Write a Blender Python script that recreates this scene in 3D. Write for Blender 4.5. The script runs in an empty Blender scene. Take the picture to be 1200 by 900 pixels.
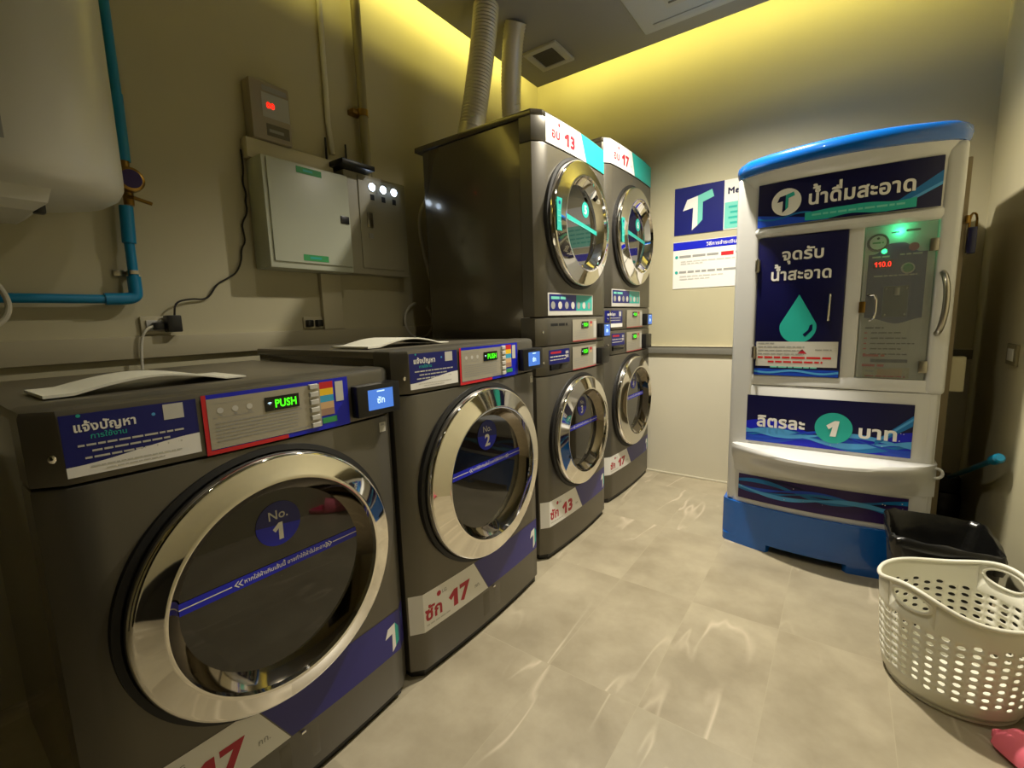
import bpy, bmesh, math, random
from mathutils import Vector, Matrix, geometry
random.seed(7)
PI = math.pi
COL = bpy.context.scene.collection
SC = bpy.context.scene

# ---------------------------------------------------------------- camera, world, lights, exposure
def srgb(r, g, b):
    f = lambda c: (c / 255 / 12.92) if c / 255 <= .04045 else ((c / 255 + .055) / 1.055) ** 2.4
    return (f(r), f(g), f(b), 1.0)

CAM, YAW, PIT, ROLL, FPX = Vector((1.066, -.1189, 1.1339)), .6262, .1401, -.0293, 537.25
cd = bpy.data.cameras.new('camera'); cam = bpy.data.objects.new('camera', cd); COL.objects.link(cam)
fwd = Vector((-math.sin(YAW) * math.cos(PIT), math.cos(YAW) * math.cos(PIT), -math.sin(PIT)))
r0 = Vector((math.cos(YAW), math.sin(YAW), 0)); u0 = r0.cross(fwd)
rt = math.cos(ROLL) * r0 + math.sin(ROLL) * u0; up = -math.sin(ROLL) * r0 + math.cos(ROLL) * u0
m = Matrix((rt, up, -fwd)).transposed().to_4x4(); m.translation = CAM
cam.matrix_world = m
cd.sensor_width = 36; cd.sensor_fit = 'HORIZONTAL'; cd.lens = FPX / 1200 * 36; cd.clip_start = .02
SC.camera = cam

w = bpy.data.worlds.new('world'); SC.world = w; w.use_nodes = True
w.node_tree.nodes['Background'].inputs[0].default_value = (.6, .6, .5, 1)
w.node_tree.nodes['Background'].inputs[1].default_value = .015
SC.view_settings.view_transform = 'Standard'; SC.view_settings.look = 'None'
SC.view_settings.gamma = 1; SC.view_settings.use_curve_mapping = False
SC.view_settings.exposure = 0.0
SC.cycles.max_bounces = 10; SC.cycles.glossy_bounces = 6; SC.cycles.sample_clamp_indirect = 4
SC.cycles.caustics_reflective = True; SC.cycles.blur_glossy = .3

ZC, ZT = 2.75, 3.0                       # dropped ceiling panel, slab above it
WL, WR, YB, YN = -.95, 1.60, 3.112, -1.9 # wall planes: left, right, back, near
CX, CY = -.79, 2.86                      # edges of the dropped panel

def spot(loc, power, angle=95, blend=.9, rad=.035, col=(1, .92, .77), aim=(0, 0, -1)):
    l = bpy.data.lights.new('downlight_lamp', 'SPOT'); l.energy = power; l.color = col
    l.spot_size = math.radians(angle); l.spot_blend = blend; l.shadow_soft_size = rad
    o = bpy.data.objects.new('downlight_lamp', l); COL.objects.link(o); o.location = loc
    o.rotation_euler = Vector(aim).to_track_quat('-Z', 'Y').to_euler()
    return o
def area(loc, sx, sy, power, aim, col):
    l = bpy.data.lights.new('cove_strip', 'AREA'); l.shape = 'RECTANGLE'; l.size = sx; l.size_y = sy
    l.energy = power; l.color = col
    o = bpy.data.objects.new('cove_strip', l); COL.objects.link(o); o.location = loc
    return o, Vector(aim)

DOWNLIGHTS = [(.56, 2.10, 350, 134), (.64, .98, 50, 118), (.95, -.35, 5, 130)]
for x, y, p, ang in DOWNLIGHTS:
    spot((x, y, ZC - .055), p, ang, 1.0)
YEL = (.97, .84, .21)
o, a = area((CX + .02, (YN + CY) / 2, ZC + .142), .012, CY - YN, 21, (-1, 0, -.1), YEL)
z = -a.normalized(); y = Vector((0, 1, 0)); x = y.cross(z)
o.rotation_euler = Matrix((x, y, z)).transposed().to_euler()
o, a = area(((CX + WR) / 2, CY - .02, ZC + .142), WR - CX, .012, 9, (0, 1, -.1), YEL)
z = -a.normalized(); x = Vector((1, 0, 0)); y = z.cross(x)
o.rotation_euler = Matrix((x, y, z)).transposed().to_euler()

# ---------------------------------------------------------------- materials
MATS = {}
def mat(name, col, rough=.5, metal=0, emit=None, estr=1, coat=0, noise=0, nscale=8, bump=0, spec=.5):
    if name in MATS: return MATS[name]
    M = bpy.data.materials.new(name); M.use_nodes = True; N = M.node_tree.nodes; L = M.node_tree.links
    b = N['Principled BSDF']
    c = srgb(*col) if len(col) == 3 else col
    b.inputs['Base Color'].default_value = c; b.inputs['Roughness'].default_value = rough
    b.inputs['Metallic'].default_value = metal; b.inputs['Coat Weight'].default_value = coat
    b.inputs['Specular IOR Level'].default_value = spec
    if emit:
        b.inputs['Emission Color'].default_value = srgb(*emit); b.inputs['Emission Strength'].default_value = estr
    if noise or bump:
        tc = N.new('ShaderNodeTexCoord'); nz = N.new('ShaderNodeTexNoise')
        nz.inputs['Scale'].default_value = nscale; nz.inputs['Detail'].default_value = 6
        L.new(tc.outputs['Object'], nz.inputs['Vector'])
        if noise:
            rp = N.new('ShaderNodeValToRGB')
            rp.color_ramp.elements[0].position = .3; rp.color_ramp.elements[1].position = .7
            rp.color_ramp.elements[0].color = [v * (1 - noise) for v in c[:3]] + [1]
            rp.color_ramp.elements[1].color = [min(1, v * (1 + noise)) for v in c[:3]] + [1]
            L.new(nz.outputs['Fac'], rp.inputs['Fac']); L.new(rp.outputs['Color'], b.inputs['Base Color'])
        if bump:
            bp = N.new('ShaderNodeBump'); bp.inputs['Strength'].default_value = bump; bp.inputs['Distance'].default_value = .002
            L.new(nz.outputs['Fac'], bp.inputs['Height']); L.new(bp.outputs['Normal'], b.inputs['Normal'])
    MATS[name] = M
    return M

def floor_material():
    M = bpy.data.materials.new('stone_tile'); M.use_nodes = True; N = M.node_tree.nodes; L = M.node_tree.links
    b = N['Principled BSDF']; tc = N.new('ShaderNodeTexCoord')
    mb = N.new('ShaderNodeMapping'); mb.inputs['Location'].default_value = (-.04, -1.05, 0); L.new(tc.outputs['Object'], mb.inputs['Vector'])
    br = N.new('ShaderNodeTexBrick'); br.offset = 0; br.squash = 1
    br.inputs['Color1'].default_value = (0, 0, 0, 1); br.inputs['Color2'].default_value = (1, 1, 1, 1); br.inputs['Mortar'].default_value = (.5, .5, .5, 1)
    br.inputs['Scale'].default_value = 1; br.inputs['Mortar Size'].default_value = .0012; br.inputs['Brick Width'].default_value = .3; br.inputs['Row Height'].default_value = .6
    L.new(mb.outputs['Vector'], br.inputs['Vector'])
    sc = N.new('ShaderNodeVectorMath'); sc.operation = 'SCALE'; sc.inputs['Scale'].default_value = 9; L.new(br.outputs['Color'], sc.inputs[0])
    ad = N.new('ShaderNodeVectorMath'); L.new(tc.outputs['Object'], ad.inputs[0]); L.new(sc.outputs[0], ad.inputs[1])
    def ramp(src, p0, c0, p1, c1):
        r = N.new('ShaderNodeValToRGB'); e = r.color_ramp.elements; e[0].position = p0; e[1].position = p1; e[0].color = c0; e[1].color = c1
        L.new(src, r.inputs['Fac']); return r.outputs['Color']
    def noise(vec, scale, det=6, dist=0, rough=.6):
        n = N.new('ShaderNodeTexNoise'); n.inputs['Scale'].default_value = scale; n.inputs['Detail'].default_value = det; n.inputs['Distortion'].default_value = dist; n.inputs['Roughness'].default_value = rough
        L.new(vec, n.inputs['Vector']); return n.outputs['Fac']
    def math_(op, a, c):
        n = N.new('ShaderNodeMath'); n.operation = op
        for i, q in enumerate((a, c)):
            if q is None: continue
            if isinstance(q, (int, float)): n.inputs[i].default_value = q
            else: L.new(q, n.inputs[i])
        return n.outputs[0]
    def mix(f, a, c):
        n = N.new('ShaderNodeMix'); n.data_type = 'RGBA'
        if isinstance(f, (int, float)): n.inputs['Factor'].default_value = f
        else: L.new(f, n.inputs['Factor'])
        for i, q in ((6, a), (7, c)):
            if isinstance(q, tuple): n.inputs[i].default_value = q
            else: L.new(q, n.inputs[i])
        return n.outputs[2]
    W, K = (1, 1, 1, 1), (0, 0, 0, 1)
    n1 = noise(ad.outputs[0], 4.5, 8)
    base = ramp(n1, .3, srgb(142, 132, 110), .72, srgb(174, 164, 140))
    base = mix(math_('MULTIPLY', br.outputs['Color'], .28), base, srgb(150, 144, 122))
    mp = N.new('ShaderNodeMapping'); mp.inputs['Rotation'].default_value = (0, 0, -.45); mp.inputs['Scale'].default_value = (3.4, .7, 1); L.new(ad.outputs[0], mp.inputs['Vector'])
    v = math_('ABSOLUTE', math_('SUBTRACT', noise(mp.outputs['Vector'], 1.0, 3, .25), .5), None)
    vein = ramp(v, 0, W, .016, K)
    gate = ramp(noise(ad.outputs[0], 2.3, 2), .46, K, .62, W)
    base = mix(math_('MULTIPLY', math_('MULTIPLY', vein, gate), .45), base, srgb(226, 212, 188))
    base = mix(br.outputs['Fac'], base, srgb(164, 154, 130))
    L.new(base, b.inputs['Base Color'])
    rr = N.new('ShaderNodeMapRange'); rr.inputs[3].default_value = .26; rr.inputs[4].default_value = .42; L.new(n1, rr.inputs[0]); L.new(rr.outputs[0], b.inputs['Roughness'])
    return M

def glass_material(name, tint, rough=.02, milk=.1):
    M = bpy.data.materials.new(name); M.use_nodes = True; N = M.node_tree.nodes; L = M.node_tree.links
    N.remove(N['Principled BSDF']); out = N['Material Output']
    t = N.new('ShaderNodeBsdfTransparent'); t.inputs[0].default_value = tint
    d = N.new('ShaderNodeBsdfDiffuse'); d.inputs[0].default_value = (.8, .85, .82, 1)
    m = N.new('ShaderNodeMixShader'); m.inputs[0].default_value = milk; L.new(t.outputs[0], m.inputs[1]); L.new(d.outputs[0], m.inputs[2])
    g = N.new('ShaderNodeBsdfGlossy'); g.inputs['Roughness'].default_value = rough
    f = N.new('ShaderNodeFresnel'); f.inputs[0].default_value = 1.45
    x = N.new('ShaderNodeMixShader'); L.new(f.outputs[0], x.inputs[0]); L.new(m.outputs[0], x.inputs[1]); L.new(g.outputs[0], x.inputs[2])
    L.new(x.outputs[0], out.inputs[0]); MATS[name] = M
    return M

M_wall = mat('wall_paint', (184, 177, 146), .55, noise=.03, nscale=3, bump=.05)
M_wall_low = mat('wall_tile_cream', (206, 200, 178), .3, noise=.02, nscale=2)
M_ceil = mat('ceiling_paint', (150, 147, 136), .7, noise=.02, nscale=3)
M_trimgrey = mat('grey_trim', (120, 118, 108), .5)
M_trimwall = mat('painted_ledge', (170, 162, 134), .55)
M_graphite = mat('graphite_metal', (98, 94, 84), .34, .55, noise=.04, nscale=3)
M_graphite_side = mat('graphite_side', (92, 86, 72), .2, .5, coat=.5, noise=.04, nscale=3)
M_graphite_top = mat('graphite_top', (120, 114, 100), .3, .5, noise=.04, nscale=3)
M_seam = mat('dark_seam', (14, 13, 12), .6)
M_black = mat('black_plastic', (14, 14, 15), .35)
M_blackgloss = mat('black_gloss', (6, 6, 7), .08)
M_chrome = mat('chrome', (232, 228, 220), .045, 1)
M_chrome_dark = mat('dark_chrome', (120, 112, 98), .07, 1)
M_steel = mat('brushed_steel', (170, 165, 152), .28, 1, noise=.05, nscale=30)
M_glass_dark = mat('smoked_glass', (34, 31, 24), .03, 0, coat=.3, spec=.6)
M_navy = mat('navy_print', (6, 16, 104), .4)
M_blue = mat('royal_blue_print', (8, 24, 190), .4)
M_navydark = mat('deep_navy_print', (8, 9, 62), .3)
M_stripe = mat('indigo_film', (42, 38, 120), .38)
M_white = mat('white_print', (232, 230, 224), .45)
M_grey = mat('grey_print', (150, 150, 146), .5)
M_greyl = mat('light_grey_print', (196, 194, 186), .5)
M_red = mat('red_print', (200, 28, 36), .45)
M_redd = mat('dark_red_print', (176, 26, 48), .45)
M_teal = mat('teal_print', (36, 170, 158), .4)
M_mint = mat('mint_print', (112, 200, 184), .45)
M_silver = mat('silver_print', (168, 162, 146), .4, .2)
M_yel = mat('yellow_print', (240, 196, 30), .45)
M_cyan = mat('cyan_print', (60, 160, 200), .45)
M_tan = mat('tan_print', (206, 170, 124), .45)
M_brown = mat('brown_print', (160, 126, 106), .45)
M_green = mat('green_print', (52, 150, 84), .45)
M_lcd = mat('blue_screen', (20, 40, 80), .3, emit=(84, 140, 236), estr=.8)
M_lcdwhite = mat('screen_white', (200, 230, 255), .3, emit=(200, 235, 255), estr=1)
M_ledgreen = mat('green_segments', (20, 90, 10), .3, emit=(70, 255, 20), estr=1.6)
M_ledred = mat('red_segments', (90, 10, 6), .3, emit=(255, 30, 14), estr=2.6)
M_ledwhite = mat('pilot_light', (200, 220, 255), .3, emit=(206, 226, 255), estr=9)
M_greenlamp = mat('green_lamp', (20, 200, 90), .3, emit=(40, 255, 120), estr=5)
M_lamp = mat('lamp_diffuser', (255, 244, 220), .4, emit=(255, 236, 196), estr=10)
M_cabwhite = mat('white_fibreglass', (206, 206, 204), .26, coat=.4, noise=.015, nscale=2)
M_cabblue = mat('blue_fibreglass', (6, 92, 180), .22, coat=.5, noise=.03, nscale=2)
M_beige = mat('beige_steel', (128, 114, 86), .5)
M_brass = mat('brass', (150, 118, 60), .3, 1)
M_bronze = mat('aged_pipe', (140, 132, 100), .45, .3)
M_bluepipe = mat('blue_pvc', (10, 126, 172), .4)
M_cream = mat('cream_plastic', (196, 188, 158), .45)
M_box = mat('grey_green_enamel', (186, 190, 172), .35)
M_box2 = mat('grey_enamel', (156, 152, 132), .38)
M_meter = mat('meter_grey', (156, 146, 128), .45)
M_meterface = mat('meter_face', (178, 178, 170), .35)
M_heater = mat('white_enamel', (206, 204, 192), .3, noise=.01)
M_basket = mat('white_polyethylene', (222, 220, 204), .38)
M_bag = mat('black_bag_film', (16, 16, 15), .25, bump=.6, nscale=30)
M_bin = mat('dark_bin_plastic', (44, 40, 30), .45)
M_pink = mat('pink_foam', (236, 112, 132), .6)
M_pinkd = mat('deep_pink_foam', (206, 40, 92), .6)
M_bluehandle = mat('blue_handle', (10, 130, 170), .3, coat=.4)
M_duct = mat('foil_duct', (196, 190, 168), .4, .25)
M_vent = mat('vent_white', (186, 182, 164), .5)
M_ventdark = mat('vent_dark', (104, 99, 84), .7)
M_ac = mat('cassette_white', (186, 186, 174), .5)
M_cable = mat('white_cable', (206, 202, 184), .5)
M_cableblack = mat('black_cable', (22, 18, 14), .5)
M_wave1 = mat('wave_blue_print', (24, 70, 190), .35)
M_wave2 = mat('wave_sky_print', (80, 160, 220), .35)
M_wave3 = mat('wave_mid_print', (18, 110, 176), .35)
M_purple = mat('purple_print', (44, 22, 84), .35)
M_doordark = mat('dark_door', (20, 20, 18), .3)
M_clear = glass_material('clear_acrylic', (.99, 1, .995, 1), milk=.12)
M_floor = floor_material()

# ---------------------------------------------------------------- mesh helpers (all in world coordinates)
ORI = {}
class MB:
    def __init__(s): s.v = []; s.f = []; s.m = []; s.mats = []
    def mi(s, M):
        if M not in s.mats: s.mats.append(M)
        return s.mats.index(M)
    def add(s, vs, fs, M):
        n = len(s.v); k = s.mi(M); s.v += [tuple(v) for v in vs]
        for f in fs: s.f.append([i + n for i in f]); s.m.append(k)
        return s
    def bm(s, b, M):
        b.verts.index_update(); s.add([v.co[:] for v in b.verts], [[v.index for v in f.verts] for f in b.faces], M); b.free(); return s
    def box(s, x0, x1, y0, y1, z0, z1, M, bev=.003, seg=2):
        b = bmesh.new(); bmesh.ops.create_cube(b, size=1)
        for v in b.verts: v.co = Vector(((x0 + x1) / 2 + v.co.x * (x1 - x0), (y0 + y1) / 2 + v.co.y * (y1 - y0), (z0 + z1) / 2 + v.co.z * (z1 - z0)))
        if bev: bmesh.ops.bevel(b, geom=b.edges[:], offset=bev, segments=seg, profile=.6, affect='EDGES', clamp_overlap=True)
        return s.bm(b, M)
    def loft(s, rings, M, cap0=True, cap1=True, closed=True):
        n = len(rings[0]); vs = [p for r in rings for p in r]; fs = []
        for k in range(len(rings) - 1):
            for i in range(n if closed else n - 1):
                j = (i + 1) % n; fs.append([k * n + i, k * n + j, (k + 1) * n + j, (k + 1) * n + i])
        if cap0: fs.append(list(range(n))[::-1])
        if cap1: fs.append([(len(rings) - 1) * n + i for i in range(n)])
        return s.add(vs, fs, M)
    def tube(s, pts, r, M, n=10, caps=True, smooth=0):
        P = [Vector(p) for p in pts]
        for _ in range(smooth):
            Q = [P[0]]
            for a, b in zip(P[:-1], P[1:]): Q += [a * .75 + b * .25, a * .25 + b * .75]
            P = Q + [P[-1]]
        R = r if callable(r) else (lambda t: r)
        rings = []; ref = None
        for i, p in enumerate(P):
            t = (P[min(i + 1, len(P) - 1)] - P[max(i - 1, 0)]).normalized()
            if ref is None: ref = t.orthogonal().normalized()
            ref = (ref - t * ref.dot(t)).normalized(); b = t.cross(ref)
            rr = R(i / (len(P) - 1))
            rings.append([p + rr * (math.cos(2 * PI * k / n) * ref + math.sin(2 * PI * k / n) * b) for k in range(n)])
        return s.loft(rings, M, caps, caps)
    def lathe(s, prof, c, axis, M, n=48, cap=False):
        c = Vector(c); rings = []
        for r, h in prof:
            ring = []
            for k in range(n):
                a = 2 * PI * k / n; ca, sa = r * math.cos(a), r * math.sin(a)
                d = Vector((h, ca, sa)) if axis == 'x' else Vector((ca, sa, h)) if axis == 'z' else Vector((sa, h, ca))
                ring.append(c + d)
            rings.append(ring)
        return s.loft(rings, M, cap, cap)

def obj(name, mb, parent=None, loc=None, sharp=32):
    o0 = Vector(loc) if loc is not None else (ORI[parent.name] if parent else Vector((0, 0, 0)))
    me = bpy.data.meshes.new(name)
    me.from_pydata([tuple(Vector(v) - o0) for v in mb.v], [], mb.f)
    for M in mb.mats: me.materials.append(M)
    me.polygons.foreach_set('material_index', mb.m)
    me.polygons.foreach_set('use_smooth', [True] * len(me.polygons))
    me.update(); me.set_sharp_from_angle(angle=math.radians(sharp))
    o = bpy.data.objects.new(name, me); COL.objects.link(o)
    if parent: o.parent = parent; ORI[o.name] = o0
    else: o.location = o0; ORI[o.name] = o0
    return o
def tag(o, label, cat, group=None, kind=None):
    if label: o['label'] = label
    if cat: o['category'] = cat
    if group: o['group'] = group
    if kind: o['kind'] = kind
    return o
def thing(name, label, cat, loc, group=None):
    o = bpy.data.objects.new(name, None); COL.objects.link(o); o.location = loc; o.empty_display_size = .05
    ORI[o.name] = Vector(loc)
    return tag(o, label, cat, group)
def struct(name, mb, sharp=32):
    return tag(obj(name, mb, sharp=sharp), None, None, kind='structure')

# ---------------------------------------------------------------- lettering (outlines of the built-in fonts, filled by winding number)
_gc = {}; _adv = {}
def _loops(txt):
    c = bpy.data.curves.new('lettering', 'FONT'); c.body = txt; c.size = 1; c.fill_mode = 'NONE'; c.resolution_u = 3
    o = bpy.data.objects.new('lettering', c); COL.objects.link(o)
    dg = bpy.context.evaluated_depsgraph_get(); me = o.evaluated_get(dg).to_mesh()
    adj = {}
    for e in me.edges:
        a, b = e.vertices; adj.setdefault(a, []).append(b); adj.setdefault(b, []).append(a)
    co = [(v.co.x, v.co.y) for v in me.vertices]; seen = set(); out = []
    for s in sorted(adj):
        if s in seen: continue
        loop = [s]; seen.add(s); nx = s + 1 if (s + 1) in adj[s] else adj[s][0]
        while nx not in seen:
            seen.add(nx); loop.append(nx); k = [q for q in adj[nx] if q not in seen]
            if not k: break
            nx = nx + 1 if nx + 1 in k else k[0]
        out.append([co[i] for i in loop])
    o.to_mesh_clear(); bpy.data.objects.remove(o); bpy.data.curves.remove(c)
    return out
def adv(ch):
    if ch == '1': return .47
    if ch not in _adv:
        if '||' not in _adv:
            l = _loops('||'); xs = sorted(min(p[0] for p in c) for c in l); _adv['||'] = xs[1] - xs[0]
        l = _loops('|' + ch + '|'); xs = [min(p[0] for p in c) for c in (l[0], l[-1])]
        _adv[ch] = xs[1] - xs[0] - _adv['||']
    return _adv[ch]
def glyph(ch, bold):
    k = (ch, bold)
    if k in _gc: return _gc[k]
    if ch == ' ': _gc[k] = ([], []); return _gc[k]
    L = []
    for c in ([[(.02, .46), (.25, .66), (.36, .66), (.36, 0), (.24, 0), (.24, .50), (.085, .37)]] if ch == '1' else _loops(ch)):
        q = [c[0]]
        for p in c[1:]:
            if abs(p[0] - q[-1][0]) + abs(p[1] - q[-1][1]) > 1e-4: q.append(p)
        if len(q) > 2: L.append(q)
    ar = lambda c: sum(c[i][0] * c[(i + 1) % len(c)][1] - c[(i + 1) % len(c)][0] * c[i][1] for i in range(len(c))) / 2
    sg = 1 if sum(ar(c) for c in L) > 0 else -1
    if bold:
        N = []
        for c in L:
            n = len(c); d = []
            for i in range(n):
                a, b, e = Vector(c[i - 1]), Vector(c[i]), Vector(c[(i + 1) % n])
                n1 = (b - a).normalized(); n2 = (e - b).normalized(); t = n1 + n2
                if t.length < .2: t = n1
                t.normalize(); sc = min(1.5, 1 / max(.5, abs(t.dot(n1))))
                d.append((b.x + sg * bold * sc * t.y, b.y - sg * bold * sc * t.x))
            N.append(d)
        L = N
    vs = []; es = []
    for c in L:
        n0 = len(vs); vs += [Vector(p) for p in c]; es += [(n0 + i, n0 + (i + 1) % len(c)) for i in range(len(c))]
    v2, e2, f2, *_ = geometry.delaunay_2d_cdt(vs, es, [], 0, 1e-5)
    def wind(x, y):
        wn = 0
        for c in L:
            for i in range(len(c)):
                (x1, y1), (x2, y2) = c[i], c[(i + 1) % len(c)]
                if (y1 <= y) != (y2 <= y):
                    if x1 + (y - y1) / (y2 - y1) * (x2 - x1) > x: wn += 1 if y2 > y1 else -1
        return wn
    fs = []
    for f in f2:
        cx = sum(v2[i].x for i in f) / len(f); cy = sum(v2[i].y for i in f) / len(f)
        if wind(cx, cy): fs.append(list(f))
    _gc[k] = ([(v.x, v.y) for v in v2], fs)
    return _gc[k]
TONE = '\u0e48\u0e49\u0e4a\u0e4b\u0e4c'; UPV = '\u0e31\u0e34\u0e35\u0e36\u0e37\u0e4d'; LOWV = '\u0e38\u0e39'
def lettering(s, bold=0, track=0):
    V = []; F = []; x = 0
    for i, ch in enumerate(s):
        v, f = glyph(ch, bold); dy = 0
        if ch in TONE and ((i and s[i - 1] in UPV) or (i + 1 < len(s) and s[i + 1] == '\u0e33')): dy = .2
        n = len(V); V += [(x + p[0], p[1] + dy) for p in v]; F += [[a + n for a in q] for q in f]
        a = adv(ch)
        if ch in TONE + UPV + LOWV: a = 0
        x += a + (track + bold * .9 if a > .01 else 0)
    return V, F, x

class Decal:
    """Flat print in u,v with layers; a map places u,v,h on the thing's own surface."""
    def __init__(s, fn, lift=.0008): s.mb = MB(); s.fn = fn; s.h = lift
    def _add(s, pts, faces, M, lay):
        s.mb.add([s.fn(p[0], p[1], s.h + lay * .0005) for p in pts], faces, M); return s
    def quad(s, q, M, lay=0, nu=10):
        (a, b, c, d) = q; P = []; F = []                # a..b bottom, d..c top
        for i in range(nu + 1):
            t = i / nu; P.append((a[0] + (b[0] - a[0]) * t, a[1] + (b[1] - a[1]) * t)); P.append((d[0] + (c[0] - d[0]) * t, d[1] + (c[1] - d[1]) * t))
        for i in range(nu): F.append([2 * i, 2 * i + 2, 2 * i + 3, 2 * i + 1])
        return s._add(P, F, M, lay)
    def rect(s, u0, v0, u1, v1, M, lay=0, nu=8): return s.quad(((u0, v0), (u1, v0), (u1, v1), (u0, v1)), M, lay, nu)
    def poly(s, pts, M, lay=0):
        ar = sum(pts[i][0] * pts[(i + 1) % len(pts)][1] - pts[(i + 1) % len(pts)][0] * pts[i][1] for i in range(len(pts)))
        if ar < 0: pts = pts[::-1]
        return s._add(pts, [list(range(len(pts)))], M, lay)
    def disc(s, u, v, r, M, lay=0, n=40, ry=None, a0=0, a1=2 * PI):
        full = abs(a1 - a0 - 2 * PI) < 1e-6
        return s.poly([(u + r * math.cos(a0 + (a1 - a0) * k / n), v + (ry or r) * math.sin(a0 + (a1 - a0) * k / n)) for k in range(n if full else n + 1)], M, lay)
    def text(s, t, u, v, size, M, lay=1, bold=0, align='l', width=None, slant=0, rot=0):
        V, F, wd = lettering(t, bold)
        sx = size
        if width: sx = width / wd
        off = {'l': 0, 'c': -wd * sx / 2, 'r': -wd * sx}[align]
        ca, sa = math.cos(rot), math.sin(rot); P = []
        for p in V:
            a, b = off + p[0] * sx + p[1] * size * slant, p[1] * size
            P.append((u + a * ca - b * sa, v + a * sa + b * ca))
        return s._add(P, F, M, lay)
    def lines(s, u0, u1, v, h, M, lay=1, seed=0, slope=0):
        R = random.Random(seed + int(v * 1e4)); u = u0
        while u < u1:
            wd = min(R.uniform(2, 6) * h, u1 - u)
            if wd > h * .8: s.rect(u, v + slope * (u - u0), u + wd, v + h + slope * (u - u0), M, lay, 1)
            u += wd + h * .7
        return s
    def ribbon(s, us, cf, th, M, lay=1):
        P = []; F = []
        for i, u in enumerate(us):
            t = th(u) if callable(th) else th; c = cf(u); P += [(u, c - t / 2), (u, c + t / 2)]
        for i in range(len(us) - 1): F.append([2 * i, 2 * i + 2, 2 * i + 3, 2 * i + 1])
        return s._add(P, F, M, lay)
    def logo(s, u, v, sz, Ma, Mb, lay=1):
        A = [(.26, .27), (.477, .22), (.477, .82), (.367, .91), (.383, .45), (.172, .49)]
        B = [(.477, .22), (.756, .13), (.80, .28), (.578, .36), (.578, .72), (.477, .82)]
        f = lambda q: [(u + (a - .5) * sz, v + (.5 - b) * sz) for a, b in q]
        for q, M in ((A, Ma), (B, Mb)):   # fan split so concave outlines fill correctly
            tri = geometry.tessellate_polygon([[Vector((a, b, 0)) for a, b in f(q)]])
            for t in tri: s.poly([f(q)[i] for i in t], M, lay)
        return s
    def make(s, name, parent): return obj(name, s.mb, parent, sharp=180)

# ---------------------------------------------------------------- the room
mb = MB(); mb.box(WL - .1, WR + .1, YN - .1, YB + .1, -.1, 0, M_floor, 0); struct('floor', mb)
mb = MB(); mb.box(WL - .1, WL, YN, YB + .1, 0, ZT, M_wall, 0); struct('wall_left', mb)
mb = MB(); mb.box(WL, WR, YB, YB + .1, .895, ZT, M_wall, 0); mb.box(WL, WR, YB - .004, YB + .1, 0, .895, M_wall_low, 0); struct('wall_back', mb)
mb = MB(); mb.box(WR, WR + .1, YN, YB + .1, 0, ZT, M_wall, 0); struct('wall_right', mb)
mb = MB(); mb.box(WL, -.35, YN - .1, YN, 0, ZT, M_wall, 0); mb.box(.62, WR, YN - .1, YN, 0, ZT, M_wall, 0); mb.box(-.35, .62, YN - .1, YN, 2.15, ZT, M_wall, 0); struct('wall_near', mb)
mb = MB(); mb.box(-.35, .62, YN - .09, YN - .05, 0, 2.15, M_doordark, .004)
mb.box(-.35, -.29, YN - .1, YN - .02, 0, 2.15, M_black, .004); mb.box(.56, .62, YN - .1, YN - .02, 0, 2.15, M_black, .004); mb.box(-.35, .62, YN - .1, YN - .02, 2.09, 2.15, M_black, .004)
struct('unseen_door_1', mb)  # guessed door out of view, added for the chrome to reflect
mb = MB(); mb.box(WR - .012, WR, -1.15, -.22, 0, 2.2, M_doordark, .003); mb.box(WR - .03, WR, -.25, -.17, 0, 2.25, M_black, .004); mb.box(WR - .03, WR, -1.2, -1.12, 0, 2.25, M_black, .004); mb.box(WR - .03, WR, -1.2, -.17, 2.18, 2.25, M_black, .004)
struct('unseen_door_2', mb)  # second unseen door, added as a dark shape for the chrome reflections
mb = MB(); mb.box(WL - .1, WR + .1, YN - .1, YB + .1, ZT, ZT + .1, M_wall, 0)
mb.box(CX, WR, YN, CY, ZC, ZC + .1, M_ceil, .002); ceiling = struct('ceiling', mb)
for x, y, p, ang in DOWNLIGHTS:
    d = MB(); s = .055
    for (a, b, c, e) in ((-s, s, -s, -s + .012), (-s, s, s - .012, s), (-s, -s + .012, -s, s), (s - .012, s, -s, s)):
        d.box(x + a, x + b, y + c, y + e, ZC - .006, ZC, M_vent, .001)
    d.lathe([(.001, -.003), (.036, -.003), (.040, 0)], (x, y, ZC), 'z', M_lamp, 24)
    obj('downlight', d, ceiling)
mb = MB(); mb.box(WL, WR, YB - .022, YB - .003, .868, .916, M_trimgrey, .003); mb.box(WL, WR, YB - .026, YB - .003, .916, .922, M_cream, .002); struct('trim_1', mb)
mb = MB(); mb.box(WL, WL + .022, YN, YB, 1.035, 1.112, M_trimwall, .004); struct('trim_2', mb)
mb = MB(); mb.box(WL, WR, YB - .012, YB - .004, 0, .012, M_wall_low, .002); struct('baseboard_back', mb)

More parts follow.
